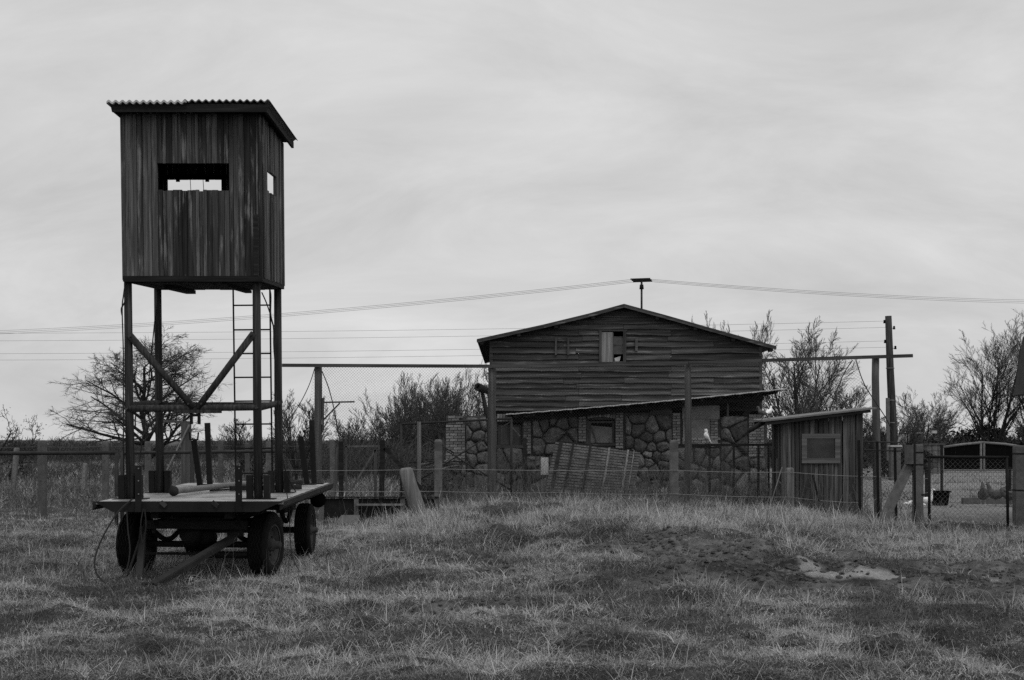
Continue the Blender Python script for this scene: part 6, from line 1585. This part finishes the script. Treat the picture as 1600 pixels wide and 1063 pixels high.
hen = [(-0.46, 0.80, 0.03, 0.06), (-0.36, 0.74, 0.07, 0.13), (-0.24, 0.58, 0.15, 0.17), (-0.02, 0.50, 0.21, 0.21), (0.16, 0.54, 0.19, 0.19), (0.26, 0.70, 0.11, 0.12), (0.30, 0.86, 0.075, 0.085), (0.34, 0.95, 0.065, 0.07), (0.41, 0.95, 0.03, 0.03), (0.47, 0.93, 0.008, 0.008)]
def henobj(px, py, D, rz, s, lab, mats):
    o = bird('hen', lab, 'hen', (PX(px, D), D, 0.0), rz, s, hen, (0.0, 0.08, 0.34), mats, 'hens in the yard')
    mb = MB(); mb.loft([[Vector((x_, y_, z_)) * s for x_, y_, z_ in ((0.27, -0.015, 1.0), (0.42, -0.015, 0.99), (0.42, 0.015, 0.99), (0.27, 0.015, 1.0))], [Vector((x_, y_, z_)) * s for x_, y_, z_ in ((0.26, -0.006, 1.08), (0.40, -0.006, 1.04), (0.40, 0.006, 1.04), (0.26, 0.006, 1.08))]])
    mb.build('comb', M['grey_f'], o)
henobj(1536, 792, 34.2, R(75), 0.60, 'speckled hen standing upright with its dark tail towards the tub', ('brown_f', 'sheet_pale', 'brown_d'))
henobj(1556, 785, 34.9, R(150), 0.56, 'pale brown hen between two other hens', ('brown_f', 'galv', 'brown_f'))
henobj(1578, 790, 34.4, R(10), 0.55, 'hen half hidden behind the right gate tube', ('brown_f', 'galv', 'brown_d'))
goose = [(-0.62, 0.50, 0.04, 0.03), (-0.48, 0.48, 0.10, 0.08), (-0.25, 0.42, 0.19, 0.16), (0.02, 0.42, 0.22, 0.20), (0.22, 0.48, 0.16, 0.16), (0.32, 0.66, 0.07, 0.08), (0.34, 0.88, 0.05, 0.055), (0.37, 1.04, 0.055, 0.06), (0.45, 1.06, 0.05, 0.045), (0.56, 1.02, 0.025, 0.018)]
bird('goose', 'white goose standing behind the left tube of the gate', 'goose', (PX(1448, 34.0), 34.0, 0.0), R(-50), 0.42, goose, (0.0, 0.08, 0.3), ('white', 'galv', 'white'), 'white geese')
gs2 = [(x, z if z < 0.5 else 0.45 + (z - 0.5) * 0.1, a, b_) for x, z, a, b_ in goose]
bird('goose', 'white goose resting on the ground left of the concrete post', 'goose', (PX(1428, 34.3), 34.3, -0.08), R(170), 0.45, [(-0.62, 0.30, 0.04, 0.03), (-0.48, 0.32, 0.10, 0.08), (-0.25, 0.34, 0.19, 0.16), (0.02, 0.36, 0.22, 0.20), (0.22, 0.36, 0.16, 0.15), (0.34, 0.36, 0.08, 0.08), (0.44, 0.38, 0.06, 0.06), (0.56, 0.36, 0.02, 0.02)], (0.0, 0.08, 0.2), ('white', 'galv', 'white'), 'white geese')
# dead trunk with a hollow log on top, perch of a white bird half hidden by the post
D = 36.0; x = PX(765, D); pt = thing('perch_trunk', 'dark slanting dead trunk with a short hollow log on top beside the aviary post', 'perch', (x, D, gh(x, D)))
def pq(px, py, d=0): return P(px, py, D + d) - pt.location
mb = MB(); mb.path([(0.1, 0, -0.1), pq(764, 655), pq(759, 640), pq(755, 620), pq(753, 613)], [0.09, 0.07, 0.06, 0.05, 0.045], 8); mb.build('stem', M['bark'], pt, True)
mb = MB(); mb.path([pq(764, 655), pq(757, 642), pq(753, 645)], [0.05, 0.035, 0.02], 6); mb.build('side_stub', M['bark'], pt, True)
ax0, ax1 = pq(746, 604.5, -0.25), pq(763, 611.5, 0.1)
dd = (ax1 - ax0).normalized(); Mx = Matrix.Translation(ax0) @ dd.to_track_quat('X', 'Z').to_matrix().to_4x4()
mb = MB(); L = (ax1 - ax0).length; mb.lathe([(0.05, 0.02), (0.085, 0.0), (0.105, 0.0), (0.10, L * 0.5), (0.075, L), (0.0, L)], Mx, 14); mb.build('hollow_log', M['hut_dark'], pt, True)
bird('pigeon', 'white pigeon on the hollow log beside the aviary post', 'pigeon', tuple(P(761, 609.5, 36.1)), R(120), 0.28, pigeon, (-0.02, 0.06, 0.38), ('white', 'grey_f', 'white'), 'pigeons')
# sheds of light: dead leaf scraps on the mound
r = random.Random(77)
